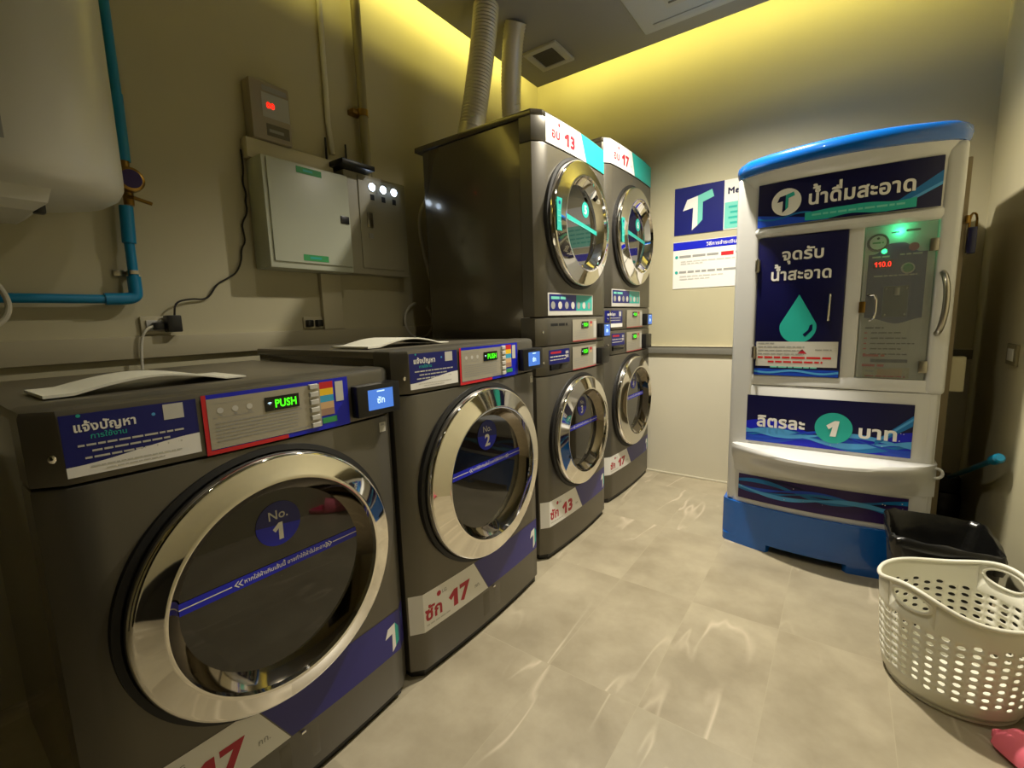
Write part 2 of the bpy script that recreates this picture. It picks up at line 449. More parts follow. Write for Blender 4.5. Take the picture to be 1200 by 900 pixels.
# ---------------------------------------------------------------- washers and dryers
def front(y, w, d0=.032, e=.04, bow=.013):
    if y < e: return d0 * max(0, y) / e
    if y > w - e: return d0 * max(0, w - y) / e
    return d0 + bow * (1 - ((y - w / 2) / (w / 2 - e)) ** 2)
def outline(X, Y, w, back, ins=0, n=16):
    ys = [0] + [.04 + (w - .08) * i / n for i in range(n + 1)] + [w]
    P = [(X + front(q, w) - ins, Y + min(max(q, ins), w - ins)) for q in ys]
    return [(X + back, Y + ins)] + P + [(X + back, Y + w - ins)]
def shell(mb, X, Y, w, back, z0, z1, M, b0=.004, b1=.004, ins=0):
    R = []
    for z, i in ((z0, b0), (z0 + b0 * .3, b0 * .3), (z0 + b0, 0), (z1 - b1, 0), (z1 - b1 * .3, b1 * .3), (z1, b1)):
        R.append([(x, y, z) for x, y in outline(X, Y, w, back, i + ins)])
    mb.loft(R, M)

def control_panel(root, fmap, u0, v0, u1, v1, full=True):
    """Control fascia: normalised layout of the operating panel."""
    W, H = u1 - u0, v1 - v0
    U = lambda a: u0 + a * W
    V = lambda a: v0 + a * H
    d = Decal(fmap, .003)
    if full:
        d.rect(u0, v0, u1, v1, M_blue, 0)
        d.rect(u0, v0, U(.025), v1, M_red, 1); d.rect(u0, v0, U(.5), V(.07), M_red, 1)
        d.rect(U(.025), V(.085), U(.758), V(.93), M_silver, 2)
        du, dv = (.36, .585, .55, .82), None
        for k, M in enumerate((M_red, M_yel, M_cyan, M_tan, M_brown)):
            d.rect(U(.758), V(.955 - .135 * (k + 1)), U(.868), V(.955 - .135 * k), M, 2, 2)
        d.rect(U(.765), V(.12), U(.885), V(.235), M_green, 2, 2)
        d.rect(U(.888), V(.52), U(.955), V(.93), M_greyl, 2, 2)
        for k in range(3): d.disc(U(.095 + .085 * k), V(.72), .006 * W / .33, M_greyl, 3, 12); d.rect(U(.085 + .085 * k), V(.63), U(.105 + .085 * k), V(.65), M_grey, 3, 1)
        d.rect(U(.05), V(.60), U(.29), V(.607), M_grey, 3, 2); d.rect(U(.05), V(.84), U(.29), V(.847), M_grey, 3, 2)
        for k in range(6): d.lines(U(.06), U(.58), V(.2 + .06 * k), .0022, M_grey, 3, k)
        d.lines(U(.42), U(.62), V(.5), .0025, M_grey, 3, 9); d.lines(U(.5), U(.68), V(.125), .003, M_grey, 3, 4)
        D = (.36, .565, .595, .82)
    else:
        d.rect(u0, v0, u1, v1, M_silver, 0)
        d.rect(U(.7), V(.78), U(.8), V(.9), M_redd, 1, 1); d.rect(U(.7), V(.66), U(.8), V(.76), M_tan, 1, 1); d.rect(U(.86), V(.1), u1, V(.9), M_greyl, 1, 1)
        for k in range(5): d.lines(U(.06), U(.6), V(.14 + .08 * k), .0025, M_grey, 1, k)
        d.rect(u0, v0, u1, V(.035), M_redd, 1)
        D = (.33, .60, .62, .90)
    p = d.make('control_panel', root); p['label'] = 'silver control panel with a blue and red border' if full else 'silver control panel'
    d = Decal(fmap, .0055); d.rect(U(D[0]), V(D[1]), U(D[2]), V(D[3]), M_blackgloss, 0, 2)
    du = U(D[2]) - U(D[0]); dv = V(D[3]) - V(D[1])
    d.text('PUSH', U(D[0]) + du * .27, V(D[1]) + dv * .22, dv * .78, M_ledgreen, 1, .03, width=du * .66)
    for k in range(3): d.disc(U(D[0]) + du * .13, V(D[1]) + dv * .42, du * (.03 + .03 * k), M_lcdwhite, 1 + k * .2, 10, a0=PI * .25, a1=PI * .75)
    d.make('display', p)
    if full:
        for k in range(6):
            b = MB(); va, vb = V(.945 - .152 * k) - .0125 * H / .122, V(.945 - .152 * k)
            P = [fmap(U(.672), va, .004), fmap(U(.745), va, .004), fmap(U(.745), vb, .004), fmap(U(.672), vb, .004)]
            Q = [fmap(U(.678), va + .0015, .009), fmap(U(.739), va + .0015, .009), fmap(U(.739), vb - .0015, .009), fmap(U(.678), vb - .0015, .009)]
            b.loft([P, Q], M_greyl, False, True); obj('button', b, p, sharp=20)
    return p

def card_reader(root, X, Y, u0, v0, u1, v1, depth, w, screen=None, tilt=.0):
    b = MB(); xf = X + front(min(max((u0 + u1) / 2, 0), w), w)
    b.box(X + .0, xf + depth, Y + u0, Y + u1, v0, v1, M_black, .006)
    p = obj('card_reader', b, root)
    if screen:
        a0, b0, a1, b1 = screen
        d = Decal(lambda u, v, h: (xf + depth + h, Y + u, v)); d.rect(a0, b0, a1, b1, M_lcd, 0, 1)
        d.text('ซัก', (a0 + a1) / 2, b0 + (b1 - b0) * .3, (b1 - b0) * .42, M_lcdwhite, 1, .02, 'c')
        d.rect(a0 + (a1 - a0) * .35, b1 - .007, a0 + (a1 - a0) * .65, b1 - .004, M_lcdwhite, 1, 1)
        d.make('screen', p)
    return p

def door(root, X, Y, w, zc, R, xr, number, kind, ri, dy=.006):
    """Chrome porthole: ring, black ring for the shadow gap, smoked glass and the stickers on the glass."""
    yc = Y + w / 2 - dy; c = (0, yc, zc)
    b = MB(); xf = X + front(w / 2, w)
    b.lathe([(R - .002, xf - .012), (R, xf + .004), (R, X + xr - .012), (R - .002, X + xr - .005), (R - .005, X + xr - .001), (R - .009, X + xr),
             (R - .012, X + xr + .0004), (ri + .012, X + xr + .0004 + (R - ri - .024) * .32), (ri + .009, X + xr + .0014 + (R - ri - .024) * .32), (ri + .004, X + xr + .001 + (R - ri - .024) * .32), (ri, X + xr - .001)], c, 'x', M_chrome, 120)
    dm = obj('door', b, root, sharp=50); dm['label'] = 'chrome porthole door'
    b = MB(); b.lathe([(R + .016, xf - .0145), (R + .015, xf + .003), (R + .003, xf + .006), (R - .004, xf - .004)], c, 'x', M_seam, 96); obj('door_shadow_ring', b, dm)  # black ring stands in for the shadow in the gap round the chrome
    b = MB(); deep = max(X + xr - .034, xf + .004)
    b.lathe([(ri + .002, X + xr + .004), (ri - .006, X + xr - .008), (ri - .022, deep + .004), (ri - .026, deep)], c, 'x', M_chrome_dark if kind == 'washer' else M_chrome, 96)
    obj('inner_rim', b, dm, sharp=60)
    b = MB(); g = ri - .024
    b.lathe([(g * k / 8 + .0005, deep) for k in range(8, -1, -1)], c, 'x', M_glass_dark, 96); obj('door_glass', b, dm, sharp=80)
    fm = lambda u, v, h: (deep + h + .0006, yc + u, zc + v)
    s = R / .295
    d = Decal(fm)
    if kind == 'washer':
        cy = .128 * s; r = .052 * s
        d.disc(0.005, cy, r, M_navy, 0); d.disc(.005, cy, r, M_blue, 1, 24, a0=-PI * 1.02, a1=-.2)
        d.text('No.', .005, cy + .012 * s, .030 * s, M_greyl, 2, .012, 'c'); d.text(number, .005, cy - .037 * s, .056 * s, M_white, 2, .035, 'c')
    else:
        d.disc(0.06 * s, .085 * s, .038 * s, M_teal, 0); d.text(number, .06 * s, .065 * s, .058 * s, M_white, 2, .03, 'c')
    d.make('number_sticker', dm)['label'] = ('round blue sticker reading No. ' if kind == 'washer' else 'round teal sticker reading ') + number
    d = Decal(fm); e = g * .985; n = 24
    if kind == 'washer':
        k = .026 * s / 2
        us = [-e + 2 * e * i / n for i in range(n + 1)]; zc0 = .026
        d.ribbon(us, lambda u: zc0, 2 * k, M_blue, 0)
        d.rect(-e, zc0 - .0012, -e * .52, zc0 + .0012, M_white, 1); d.rect(e * .66, zc0 - .0012, e, zc0 + .0012, M_white, 1)
        for q in (-.50, -.46): u = e * q; d.poly([(u, zc0), (u + .008, zc0 + .007), (u + .011, zc0 + .007), (u + .004, zc0), (u + .011, zc0 - .007), (u + .008, zc0 - .007)], M_white, 1)
        for q in (.61, .65): u = e * q; d.poly([(u, zc0), (u - .008, zc0 + .007), (u - .011, zc0 + .007), (u - .004, zc0), (u - .011, zc0 - .007), (u - .008, zc0 - .007)][::-1], M_white, 1)
        d.text('หากใส่ผ้าเกินเส้นนี้ อาจทำให้ผ้าไม่สะอาด', e * .09, zc0 - .004, .0135 * s, M_white, 1, .012, 'c', width=e * .98)
        d.make('fill_line_sticker', dm)['label'] = 'thin blue sticker across the glass'
    else:
        us = [-e + 2 * e * i / n for i in range(n + 1)]
        d.ribbon(us, lambda u: .01 - .06 * (u / e) * .4, .020 * s, M_teal, 0); d.lines(-e * .7, e * .8, .012, .003, M_mint, 1, 3, -.1)
        d.make('fill_line_sticker', dm)['label'] = 'thin teal sticker across the glass'
        dd = Decal(lambda u, v, h: (X + xr + .008 + h, yc + u, zc + v))
        a = -(R + ri) / 2 - .012
        dd.rect(a - .022, -.06, a + .022, .075, M_teal, 0, 2); dd.disc(a, .055, .008, M_navy, 1, 12)
        for k in range(3): dd.lines(a - .014, a + .014, .02 - .022 * k, .004, M_mint, 1, k)
        dd.make('ring_label', dm)['label'] = 'teal label on the chrome ring'
    return dm

def price_sticker(root, fm, w, z0, z1, word, kg, dark, u0=.004, off=0, ut=.272, ub=.345):
    H = z1 - z0; k = H / .13
    d = Decal(fm)
    d.quad(((u0, z0), (.04, z0), (.04, z1), (u0, z1)), M_white, 0, 2) if u0 < .04 else None
    um = max(.04, u0); d.quad(((um, z0), (ub, z0), (ut, z1), (um, z1)), M_white, 0, 12)
    d.disc(.105 + off, z1 - .026 * k, .009 * k, M_redd, 1, 16); d.text('LG', .118 + off, z1 - .032 * k, .017 * k, M_grey, 1, .01)
    d.text(word, .045 + off, z0 + .035 * k, .062 * k, M_redd, 1, .034); d.text(kg, .150 + off, z0 + .028 * k,   .080 * k, M_redd, 1, .05, width=.098)
    d.text('กก.', .272 + off, z0 + .036 * k, .02 * k, M_grey, 1, .01); d.lines(.05 + off, .15 + off, z0 + .016 * k, .005, M_greyl, 1, 5)
    d.make('price_sticker', root)['label'] = 'white price sticker reading ' + kg
    d = Decal(fm); Ms = M_stripe if dark else M_teal
    d.quad(((ub + .003, z0), (w - .04, z0), (w - .04, z1), (ut + .003, z1)), Ms, 0, 14); d.rect(w - .04, z0, w - .004, z1, Ms, 0, 2)
    if dark: d.logo(w - .055, (z0 + z1) / 2 - .004, .125, M_white, M_teal, 1)
    else: d.rect(w - .03, z0 + .01, w - .006, z0 + .05, M_blue, 1, 2)
    d.make('colour_stripe', root)['label'] = ('indigo' if dark else 'teal') + ' film stripe'

def screw(root, X, Y, u, v, w):
    b = MB(); b.lathe([(.007, 0), (.007, .003), (.004, .005), (.0005, .0055)], (X + front(u, w) * .9, Y + u, v), 'x', M_chrome, 16); obj('screw', b, root)

def washer(X, Y, w, h, label, number, kg, zd, R, xr, ri, depth, group, solo=True, zp=None, zs=(.157, .287)):
    root = thing('washing_machine', label, 'washing machine', (X, Y, 0), group)
    fm = lambda u, v, hh: (X + front(u, w) + hh, Y + u, v)
    zp = zp if zp else h - .132
    b = MB(); b.box(X - depth + (0 if solo else .034), X - .03, Y + .008, Y + w - .008, .03, h - .012, M_graphite_side, .005)
    obj('casing', b, root)
    b = MB(); shell(b, X, Y, w, -.075, .028, zp - .002, M_graphite); obj('front_panel', b, root)
    b = MB(); shell(b, X, Y, w, -.075, zp + .002, h, M_graphite, .004, .012 if solo else .004); obj('control_housing', b, root)
    b = MB(); shell(b, X, Y, w, -.09, .0, .028, M_black, .002, .002, .012); b.box(X - depth + .03, X - .08, Y + .03, Y + w - .03, 0, .03, M_black, .003); obj('kick_plate', b, root)
    b = MB()
    if solo: b.box(X - depth - .004, X - .072, Y + .002, Y + w - .002, h - .026, h - .003, M_graphite_top, .006); obj('top_cover', b, root)
    door(root, X, Y, w, zd, R, xr, number, 'washer', ri)
    price_sticker(root, fm, w, zs[0], zs[1], 'ซัก', kg, True)
    if solo:
        t = h
        d = Decal(fm); a, c, z0, z1 = .042, .236, t - .118, t - .012
        d.rect(a, z0, c, z1, M_navy, 0, 10)
        us = [a + (c - a) * i / 16 for i in range(17)]
        P = [(u, z0) for u in us] + [(u, z0 + .018 + .021 * (3 * q * q - 2 * q ** 3)) for u, q in [(uu, (uu - a) / (c - a)) for uu in us[::-1]]]
        d.ribbon(us, lambda u: z0 + (.018 + .021 * (3 * ((u - a) / (c - a)) ** 2 - 2 * ((u - a) / (c - a)) ** 3)) / 2, lambda u: .018 + .021 * (3 * ((u - a) / (c - a)) ** 2 - 2 * ((u - a) / (c - a)) ** 3), M_white, 1)
        d.text('แจ้งปัญหา', a + .015, z1 - .030, .021, M_white, 1, .03, width=.085); d.text('การใช้งาน', a + .035, z1 - .044, .012, M_teal, 1, .01, width=.05)
        d.rect(a + .140, z1 - .032, a + .172, z1 - .003, M_greyl, 1, 2); d.disc(a + .024, z1 - .003, .003, M_teal, 1, 10); d.disc(a + .125, z1 - .018, .003, M_wave2, 1, 10)
        d.lines(a + .018, c - .02, z1 - .056, .0035, M_greyl, 1, 1); d.lines(a + .035, c - .045, z1 - .067, .0035, M_greyl, 1, 2); d.lines(a + .025, c - .03, z1 - .078, .0035, M_greyl, 1, 3)
        d.lines(a + .03, c - .03, z0 + .013, .0022, M_greyl, 2, 5); d.lines(a + .05, c - .06, z0 + .006, .0022, M_greyl, 2, 6)
        d.make('instruction_sticker', root)['label'] = 'blue and white instruction sticker'
        control_panel(root, fm, .244, t - .130, .577, t - .008)
        card_reader(root, X, Y, .588, t - .120, .728, t - .036, .030, w, (.620, t - .104, .702, t - .050))
        screw(root, X, Y, .03, zp + .05, w); screw(root, X, Y, w - .012, h - .045, w)
        d = Decal(fm); d.rect(w - .062, zp - .045, w - .04, zp - .018, M_greyl, 0, 2); d.rect(w - .058, zp - .027, w - .046, zp - .021, M_grey, 1, 1); d.make('rating_label', root)
        b = MB(); b.box(X + .03, X + front(.5, w) + .002, Y + w * .5 - .055, Y + w * .5 + .05, .055, .148, M_graphite, .003); b.box(X + .03, X + front(.5, w) + .010, Y + w * .5 + .0, Y + w * .5 + .012, .146, .152, M_chrome, .002); obj('drain_hatch', b, root)
    else:
        b2 = h - zp; sc = b2 / .131
        d = Decal(fm); d.rect(.058, h - .08 * sc, .23, h - .016 * sc, M_navy, 0); d.rect(.07, h - .034 * sc, .155, h - .024 * sc, M_redd, 1, 3); d.lines(.066, .2, h - .05 * sc, .005, M_greyl, 1, 2); d.lines(.066, .2, h - .064 * sc, .004, M_greyl, 1, 3)
        for k in range(4): d.rect(.195 + .014 * (k % 2), h - .04 * sc - .018 * (k // 2), .205 + .014 * (k % 2), h - .027 * sc - .018 * (k // 2), M_greyl, 1, 1)
        d.make('instruction_sticker', root)['label'] = 'dark blue instruction sticker with a red bar'
        b = MB(); b.box(X + .025, X + front(.15, w) + .003, Y + .062, Y + .222, h - .108 * sc, h - .083 * sc, M_blackgloss, .003); obj('coin_slot', b, root)
        control_panel(root, fm, .256, h - .126 * sc, .52, h - .014 * sc, False)
        card_reader(root, X, Y, .535, h - .122 * sc, .645, h - .036 * sc, .032, w)
        screw(root, X, Y, .03, zp + .06, w)
    return root

def dryer(X, Y, w, z0, h, label, number, kg, zd, R, xr, ri, depth, group, strip, zs, sg):
    root = thing('tumble_dryer', label, 'tumble dryer', (X, Y, z0), group)
    fm = lambda u, v, hh: (X + front(u, w) + hh, Y + u, v)
    b = MB(); b.box(X - depth + .034, X - .03, Y + .008, Y + w - .008, z0 + .002, h - .028, M_graphite_side, .004); obj('casing', b, root)
    b = MB(); shell(b, X, Y, w, -.075, z0 + .003, strip - .002, M_graphite, .006, .006); obj('control_housing', b, root)
    b = MB(); shell(b, X, Y, w, -.06, strip + .002, zs[0] - .006, M_graphite); obj('front_panel', b, root)
    b = MB(); shell(b, X, Y, w, -.06, zs[0] - .003, h - .026, M_graphite, .003, .002)
    obj('top_fascia', b, root)
    b = MB(); shell(b, X, Y, w, -depth - .012, h - .026, h, M_graphite_side, .001, .006, .0006); obj('top_cover', b, root)
    door(root, X, Y, w, zd, R, xr, number, 'dryer', ri)
    price_sticker(root, fm, w, zs[0], zs[1], 'อบ', kg, False, *sg)
    H = strip - z0
    d = Decal(fm); v0, v1 = strip + .008, strip + .108
    d.rect(.056, v0, .485, v1, M_greyl, 0, 12); d.rect(.066, v0 + .02, .30, v1 - .006, M_navy, 1); d.rect(.30, v0 + .02, .475, v1 - .006, M_teal, 1)
    d.lines(.08, .2, v1 - .028, .012, M_mint, 2, 3)
    for k in range(7): d.disc(.095 + .057 * k, v0 + .045, .017, M_greyl if k % 2 else M_grey, 2, 14)
    d.make('instruction_sticker', root)['label'] = 'navy and teal guide sticker'
    if kg == '17':
        d = Decal(fm); d.rect(.012, z0 + .02, .197, strip - .016, M_navy, 0, 8); d.rect(.012, z0 + .02, .197, z0 + .042, M_white, 1, 8)
        d.text('แจ้งปัญหา', .025, strip - .045, .02, M_white, 1, .03, width=.08); d.rect(.15, strip - .05, .18, strip - .022, M_greyl, 1, 2)
        for k in range(2): d.lines(.025, .17, strip - .062 - .014 * k, .004, M_greyl, 1, k)
        d.make('support_sticker', root)['label'] = 'blue and white support sticker'
    else:
        d = Decal(fm)
        d.lines(.075, .215, strip - .040, .012, M_seam, 0, 8); d.make('maker_lettering', root)
    control_panel(root, fm, .258, z0 + .012, .525, strip - .014, False)
    card_reader(root, X, Y, .548, z0 + .018, .652, strip - .038, .032, w, (.572, z0 + .026, .645, strip - .046))
    screw(root, X, Y, .03, z0 + H * .5, w)
    return root

GW = 'commercial front-load washers along the wall'; GD = 'tumble dryers stacked on washers'
washer(0, 0, .735, 1.010, 'nearest grey front-load washer, round blue sticker No. 1 on its glass', '1', '17', .566, .289, .078, .228, .78, GW)
washer(.011, .7438, .737, 1.054, 'second grey front-load washer from the front, blue No. 2 sticker on its glass', '2', '17', .600, .302, .076, .226, .78, GW)
washer(-.033, 1.585, .686, 1.007, 'narrow grey washer marked 13 and No. 3, under the nearer dryer', '3', '13', .573, .274, .078, .203, .68, GW, False, .876, (.160, .286))
washer(-.0695, 2.3565, .737, 1.050, 'farthest grey washer by the back wall, under the dryer marked 17', '4', '17', .592, .288, .078, .212, .74, GW, False, .906, (.178, .290))
dryer(-.033, 1.585, .686, 1.007, 1.9943, 'grey tumble dryer marked 13, stacked on the No. 3 washer', '5', '13', 1.566, .284, .078, .208, .68, GD, 1.138, (1.872, 1.987), (.062, .060, .359, .418))
dryer(-.0695, 2.3565, .737, 1.050, 2.1108, 'grey tumble dryer marked 17, stacked on the farthest washer', '6', '17', 1.612, .290, .078, .212, .74, GD, 1.184, (1.978, 2.104), (.008, .035, .325, .373))

def tray(label, x0, x1, y0, y1, z, rise):
    mb = MB(); n = 24; R = []
    for i in range(n + 1):
        t = i / n; zz = z + rise * max(0, math.sin(PI * min(1, max(0, (t - .12) / .76)))) ** 1.0
        y = y0 + (y1 - y0) * t; th = .006 - .003 * t
        R.append([(x0, y, zz), (x1, y, zz), (x1, y, zz + th), (x0, y, zz + th)])
    mb.loft(R, M_basket); return tag(obj('plastic_sheet', mb, loc=((x0 + x1) / 2, y0, z)), label, 'plastic sheet', 'bowed white sheets on the washers')
tray('bowed white plastic sheet lying on the nearest washer', -.33, -.15, .055, .42, 1.0105, .022)
tray('bowed white plastic sheet lying on the No. 2 washer', -.36, -.16, .80, 1.17, 1.0545, .022)

# ---------------------------------------------------------------- drinking water cabinet
KX0, KX1, KY = .635, 1.402, 2.29
def bowf(x, x0=KX0, x1=KX1): u = (x - x0) / (x1 - x0); return max(0, 1 - (2 * u - 1) ** 2)
def plan(x0, x1, b, y0, yb, z, rc=.02, ins=0, n=20, full=None):
    """Plan outline: bowed front from x0 to x1, rounded front corners, straight back at yb."""
    fx0, fx1 = full or (x0, x1); P = [(x0 + ins, yb - ins)]
    for i in range(n + 1):
        t = i / n; x = x0 + ins + (x1 - x0 - 2 * ins) * t
        e = min(x - x0 - ins, x1 - ins - x); k = 0
        if e < rc: k = rc - math.sqrt(max(0, rc * rc - (rc - e) ** 2))
        P.append((x, y0 + ins + k - b * bowf(x, fx0, fx1)))
    P.append((x1 - ins, yb - ins))
    return [(x, y, z) for x, y in P]
cab = thing('water_vending_machine', 'tall white and blue drinking water vending machine against the back wall', 'water vending machine', (1.02, 2.6, 0))
b = MB()
# columns, rails and stile of the moulded body round the two openings
b.box(KX0, .732, KY, 2.75, .212, 1.736, M_cabwhite, .022, 4)
b.box(1.338, KX1, KY, 2.75, .79, 1.736, M_cabwhite, .022, 4); b.box(1.325, KX1 - .012, KY + .008, 2.75, .212, .80, M_cabwhite, .02, 4)
b.loft([plan(KX0 + .02, KX1 - .02, bb, KY + .012, 2.75, z, .01, full=(KX0, KX1)) for z, bb in ((1.495, .018), (1.50, .022), (1.68, .03), (1.70, .045), (1.72, .085), (1.737, .112))], M_cabwhite)
b.loft([plan(.70, KX1 - .03, bb, KY + .008, 2.75, z, .012, full=(KX0, KX1)) for z, bb in ((1.462, .004), (1.47, .02), (1.478, .036), (1.496, .038), (1.506, .02))], M_cabwhite)
b.box(1.062, 1.116, KY + .006, 2.75, .83, 1.47, M_cabwhite, .006)
b.loft([plan(.70, KX1 - .02, bb, KY + .006, 2.75, z, .01, full=(KX0, KX1)) for z, bb in ((.795, .0), (.80, .006), (.838, .006), (.846, 0))], M_cabwhite)
b.loft([plan(KX0 + .004, KX1 - .008, bb, KY + .006, 2.75, z, .02) for z, bb in ((.50, .006), (.55, .006), (.785, .006), (.792, .001))], M_cabwhite)
b.loft([plan(KX0 - .002, KX1 + .002, bb, KY + .004, 2.75, z, .02) for z, bb in ((.37, .035), (.395, .045), (.425, .075), (.452, .125), (.470, .158), (.482, .168), (.494, .165), (.503, .150), (.508, .02))], M_cabwhite)
b.loft([plan(KX0 + .004, KX1 - .004, bb, KY + .004, 2.75, z, .02) for z, bb in ((.212, .05), (.222, .052), (.36, .036), (.385, .036))], M_cabwhite)
b.box(KX0 + .03, KX1 - .03, 2.365, 2.76, .22, 1.73, M_cabwhite, .004)
obj('body', b, cab, sharp=40)
b = MB()
b.loft([plan(KX0 - .004 , KX1 + .006, .122, KY - .004, 2.80, z, .035, i) for z, i in ((1.735, .006), (1.742, .0), (1.765, -.003), (1.785, 0), (1.797, .01), (1.805, .028), (1.809, .06))], M_cabblue)
obj('lid', b, cab, sharp=40)
b = MB()
bl = lambda x0, x1, z0, z1: b.loft([plan(x0, x1, .062 + .008 * (1 - z / .21), KY - .002 - .006 * (1 - z / .21), 2.80, z, .02, full=(.62, 1.418)) for z in (z0, (z0 + z1) / 2, z1)], M_cabblue)
bl(.62, 1.418, .036, .211); bl(.62, .835, 0, .037); bl(1.12, 1.418, 0, .037)
obj('plinth', b, cab, sharp=40)
b = MB(); b.box(.66, 1.432, 2.42, 2.98, .06, 1.70, M_beige, .006); obj('rear_casing', b, cab)
b = MB(); b.box(1.426, 1.474, 2.425, 2.47, .79, .932, M_cream, .004); obj('side_box', b, cab)
b = MB(); b.box(1.434, 1.462, 2.40, 2.425, 1.335, 1.435, M_navydark, .006)
b.tube([(1.438, 2.412, 1.43), (1.438, 2.412, 1.475), (1.448, 2.412, 1.49), (1.458, 2.412, 1.475), (1.458, 2.412, 1.43)], .004, M_brass, 8, smooth=1)
b.box(1.425, 1.436, 2.40, 2.43, 1.45, 1.48, M_brass, .002); obj('padlock', b, cab)
b = MB(); b.tube([(1.402 + .02 * math.cos(a) , 2.31, .470 + .02 * math.sin(a)) for a in [PI * .7 - 2 * PI * .7 * i / 12 for i in range(13)]], .006, M_cabwhite, 8); obj('hook', b, cab)

yfas = lambda x: KY + .012 - .030 * bowf(x)
fmS = lambda u, v, h: (u, yfas(u) - .009 - h, v)
def waves(d, u0, u1, v0, v1, top=False, seed=0, lay=1, kinds=(M_wave1, M_wave3, M_wave2, M_wave1, M_wave2)):
    n = 44; us = [u0 + (u1 - u0) * i / n for i in range(n + 1)]; H = v1 - v0; R = random.Random(seed)
    if not top: d.ribbon(us, lambda u: v0 + H * (.30 + .12 * math.sin(2 * PI * (u - u0) / (u1 - u0) * 1.1 + .6)), lambda u: 2 * H * (.30 + .12 * math.sin(2 * PI * (u - u0) / (u1 - u0) * 1.1 + .6)) , M_blue, lay - .5)
    for k, M in enumerate(kinds):
        ph = R.uniform(0, 6.28); am = R.uniform(.10, .2) * H; base = v0 + H * (.22 + .05 * k) if not top else v1 - H * (.30 + .07 * k)
        th0 = H * R.uniform(.09, .2)
        def th(u, ph=ph, th0=th0): return th0 * (.35 + .65 * abs(math.sin(2.2 * PI * (u - u0) / (u1 - u0) + ph)))
        def cf(u, ph=ph, am=am, base=base, th=th): return min(v1 - th(u) / 2 - .001, max(v0 + th(u) / 2 + .001, base + am * math.sin(2 * PI * 1.15 * (u - u0) / (u1 - u0) + ph)))
        d.ribbon(us, cf, th, M, lay + k * .4)
    for k in range(9): d.disc(R.uniform(u0, u1) * .98 + .01, R.uniform(v0 + .02, v1 - .02), R.uniform(.001, .0028), M_white, lay + 3, 8)
# top sign
d = Decal(fmS); u0, u1, v0, v1 = .724, 1.336, 1.508, 1.690
d.rect(u0, v0, u1, v1, M_navydark, 0, 24); n = 30
us = [u0 + (u1 - u0) * i / n for i in range(n + 1)]
d.ribbon([u for u in us if u < 1.0], lambda u: v0 + .026 * (1 - (u - u0) / .3), lambda u: max(.002, .052 * (1 - (u - u0) / .3)), M_wave1, 1)
d.ribbon([u for u in us if u < .93], lambda u: v0 + .034 + .008 * math.sin(u * 30), .007, M_wave3, 2)
d.ribbon([u for u in us if u > 1.17], lambda u: v0 + .004 + .62 * (u - 1.17), lambda u: .01 + .22 * (u - 1.17), M_wave3, 1)
d.ribbon([u for u in us if u > 1.22], lambda u: v0 + .01 + .55 * (u - 1.2), .012, M_wave2, 2)
d.disc(.833, 1.602, .056, M_white, 3, 40); d.logo(.833, 1.602, .105, M_navydark, M_teal, 4)
d.text('น้ำดื่มสะอาด', .912, 1.577, .075, M_white, 6, .03, width=.352)
d.ribbon([.905 + .36 * i / 20 for i in range(21)], lambda u: 1.533 + .004 * math.sin(u * 25), lambda u: .036 + .004 * math.sin(u * 40), M_teal, 3)
d.lines(.93, 1.24, 1.529, .008, M_mint, 4, 4)
d.make('sign', cab)['label'] = 'navy sign with large white Thai lettering'
# left dispensing door
fmD = lambda u, v, h: (u, KY - .002 - h, v)
b = MB(); b.box(.733, 1.061, KY - .002, KY + .02, .842, 1.462, M_navydark, .003); dl = obj('dispensing_door', b, cab)
d = Decal(fmD); d.rect(.735, .844, 1.059, .874, M_wave1, 0, 8); d.ribbon([.735 + .324 * i / 20 for i in range(21)], lambda u: .862 + .006 * math.sin(u * 30), .009, M_wave2, 1)
d.text('จุดรับ', .905, 1.358, .066, M_white, 1, .028, 'c', width=.160); d.text('น้ำสะอาด', .900, 1.272, .066, M_white, 1, .028, 'c', width=.232)
D = [(.90, 1.205)]
for k in range(1, 25):
    a = -PI * .12 + (PI * 1.24) * k / 25; D.append((.90 + .070 * math.cos(a), 1.062 - .070 * math.sin(a)))
d.poly(D, M_teal, 1); d.poly([(.93 + .0, 1.02), (.955, 1.05), (.955, 1.075), (.945, 1.07), (.94, 1.05), (.92, 1.03)], M_navydark, 2)
d.rect(.740, .886, 1.052, .998, M_greyl, 2, 6)
for k in range(4): d.lines(.748, .93 if k else .82, .988 - .016 * k, .005, M_grey, 3, k)
d.lines(.748, 1.03, .922, .009, M_red, 3, 11); d.lines(.79, 1.0, .903, .008, M_red, 3, 12)
d.poly([(.905, .945), (.922, .965), (.94, .945)], M_redd, 3); d.lines(.97, 1.03, .96, .005, M_grey, 3, 3); d.lines(.80, .98, .880, .006, M_mint, 2, 7)
d.make('door_sign', dl)['label'] = 'navy print with a teal water drop and white notice'
b = MB(); b.tube([(1.012, KY - .004, 1.205), (1.012, KY - .024, 1.20), (1.010, KY - .024, 1.09), (1.010, KY - .004, 1.085)], .005, M_chrome, 10); obj('handle', b, dl)
for z in (1.342, .948):
    b = MB(); b.box(.722, .742, KY - .012, KY + .002, z - .026, z + .026, M_steel, .003); b.tube([(.733, KY - .012, z - .03), (.733, KY - .012, z + .03)], .005, M_steel, 8); obj('hinge', b, dl)
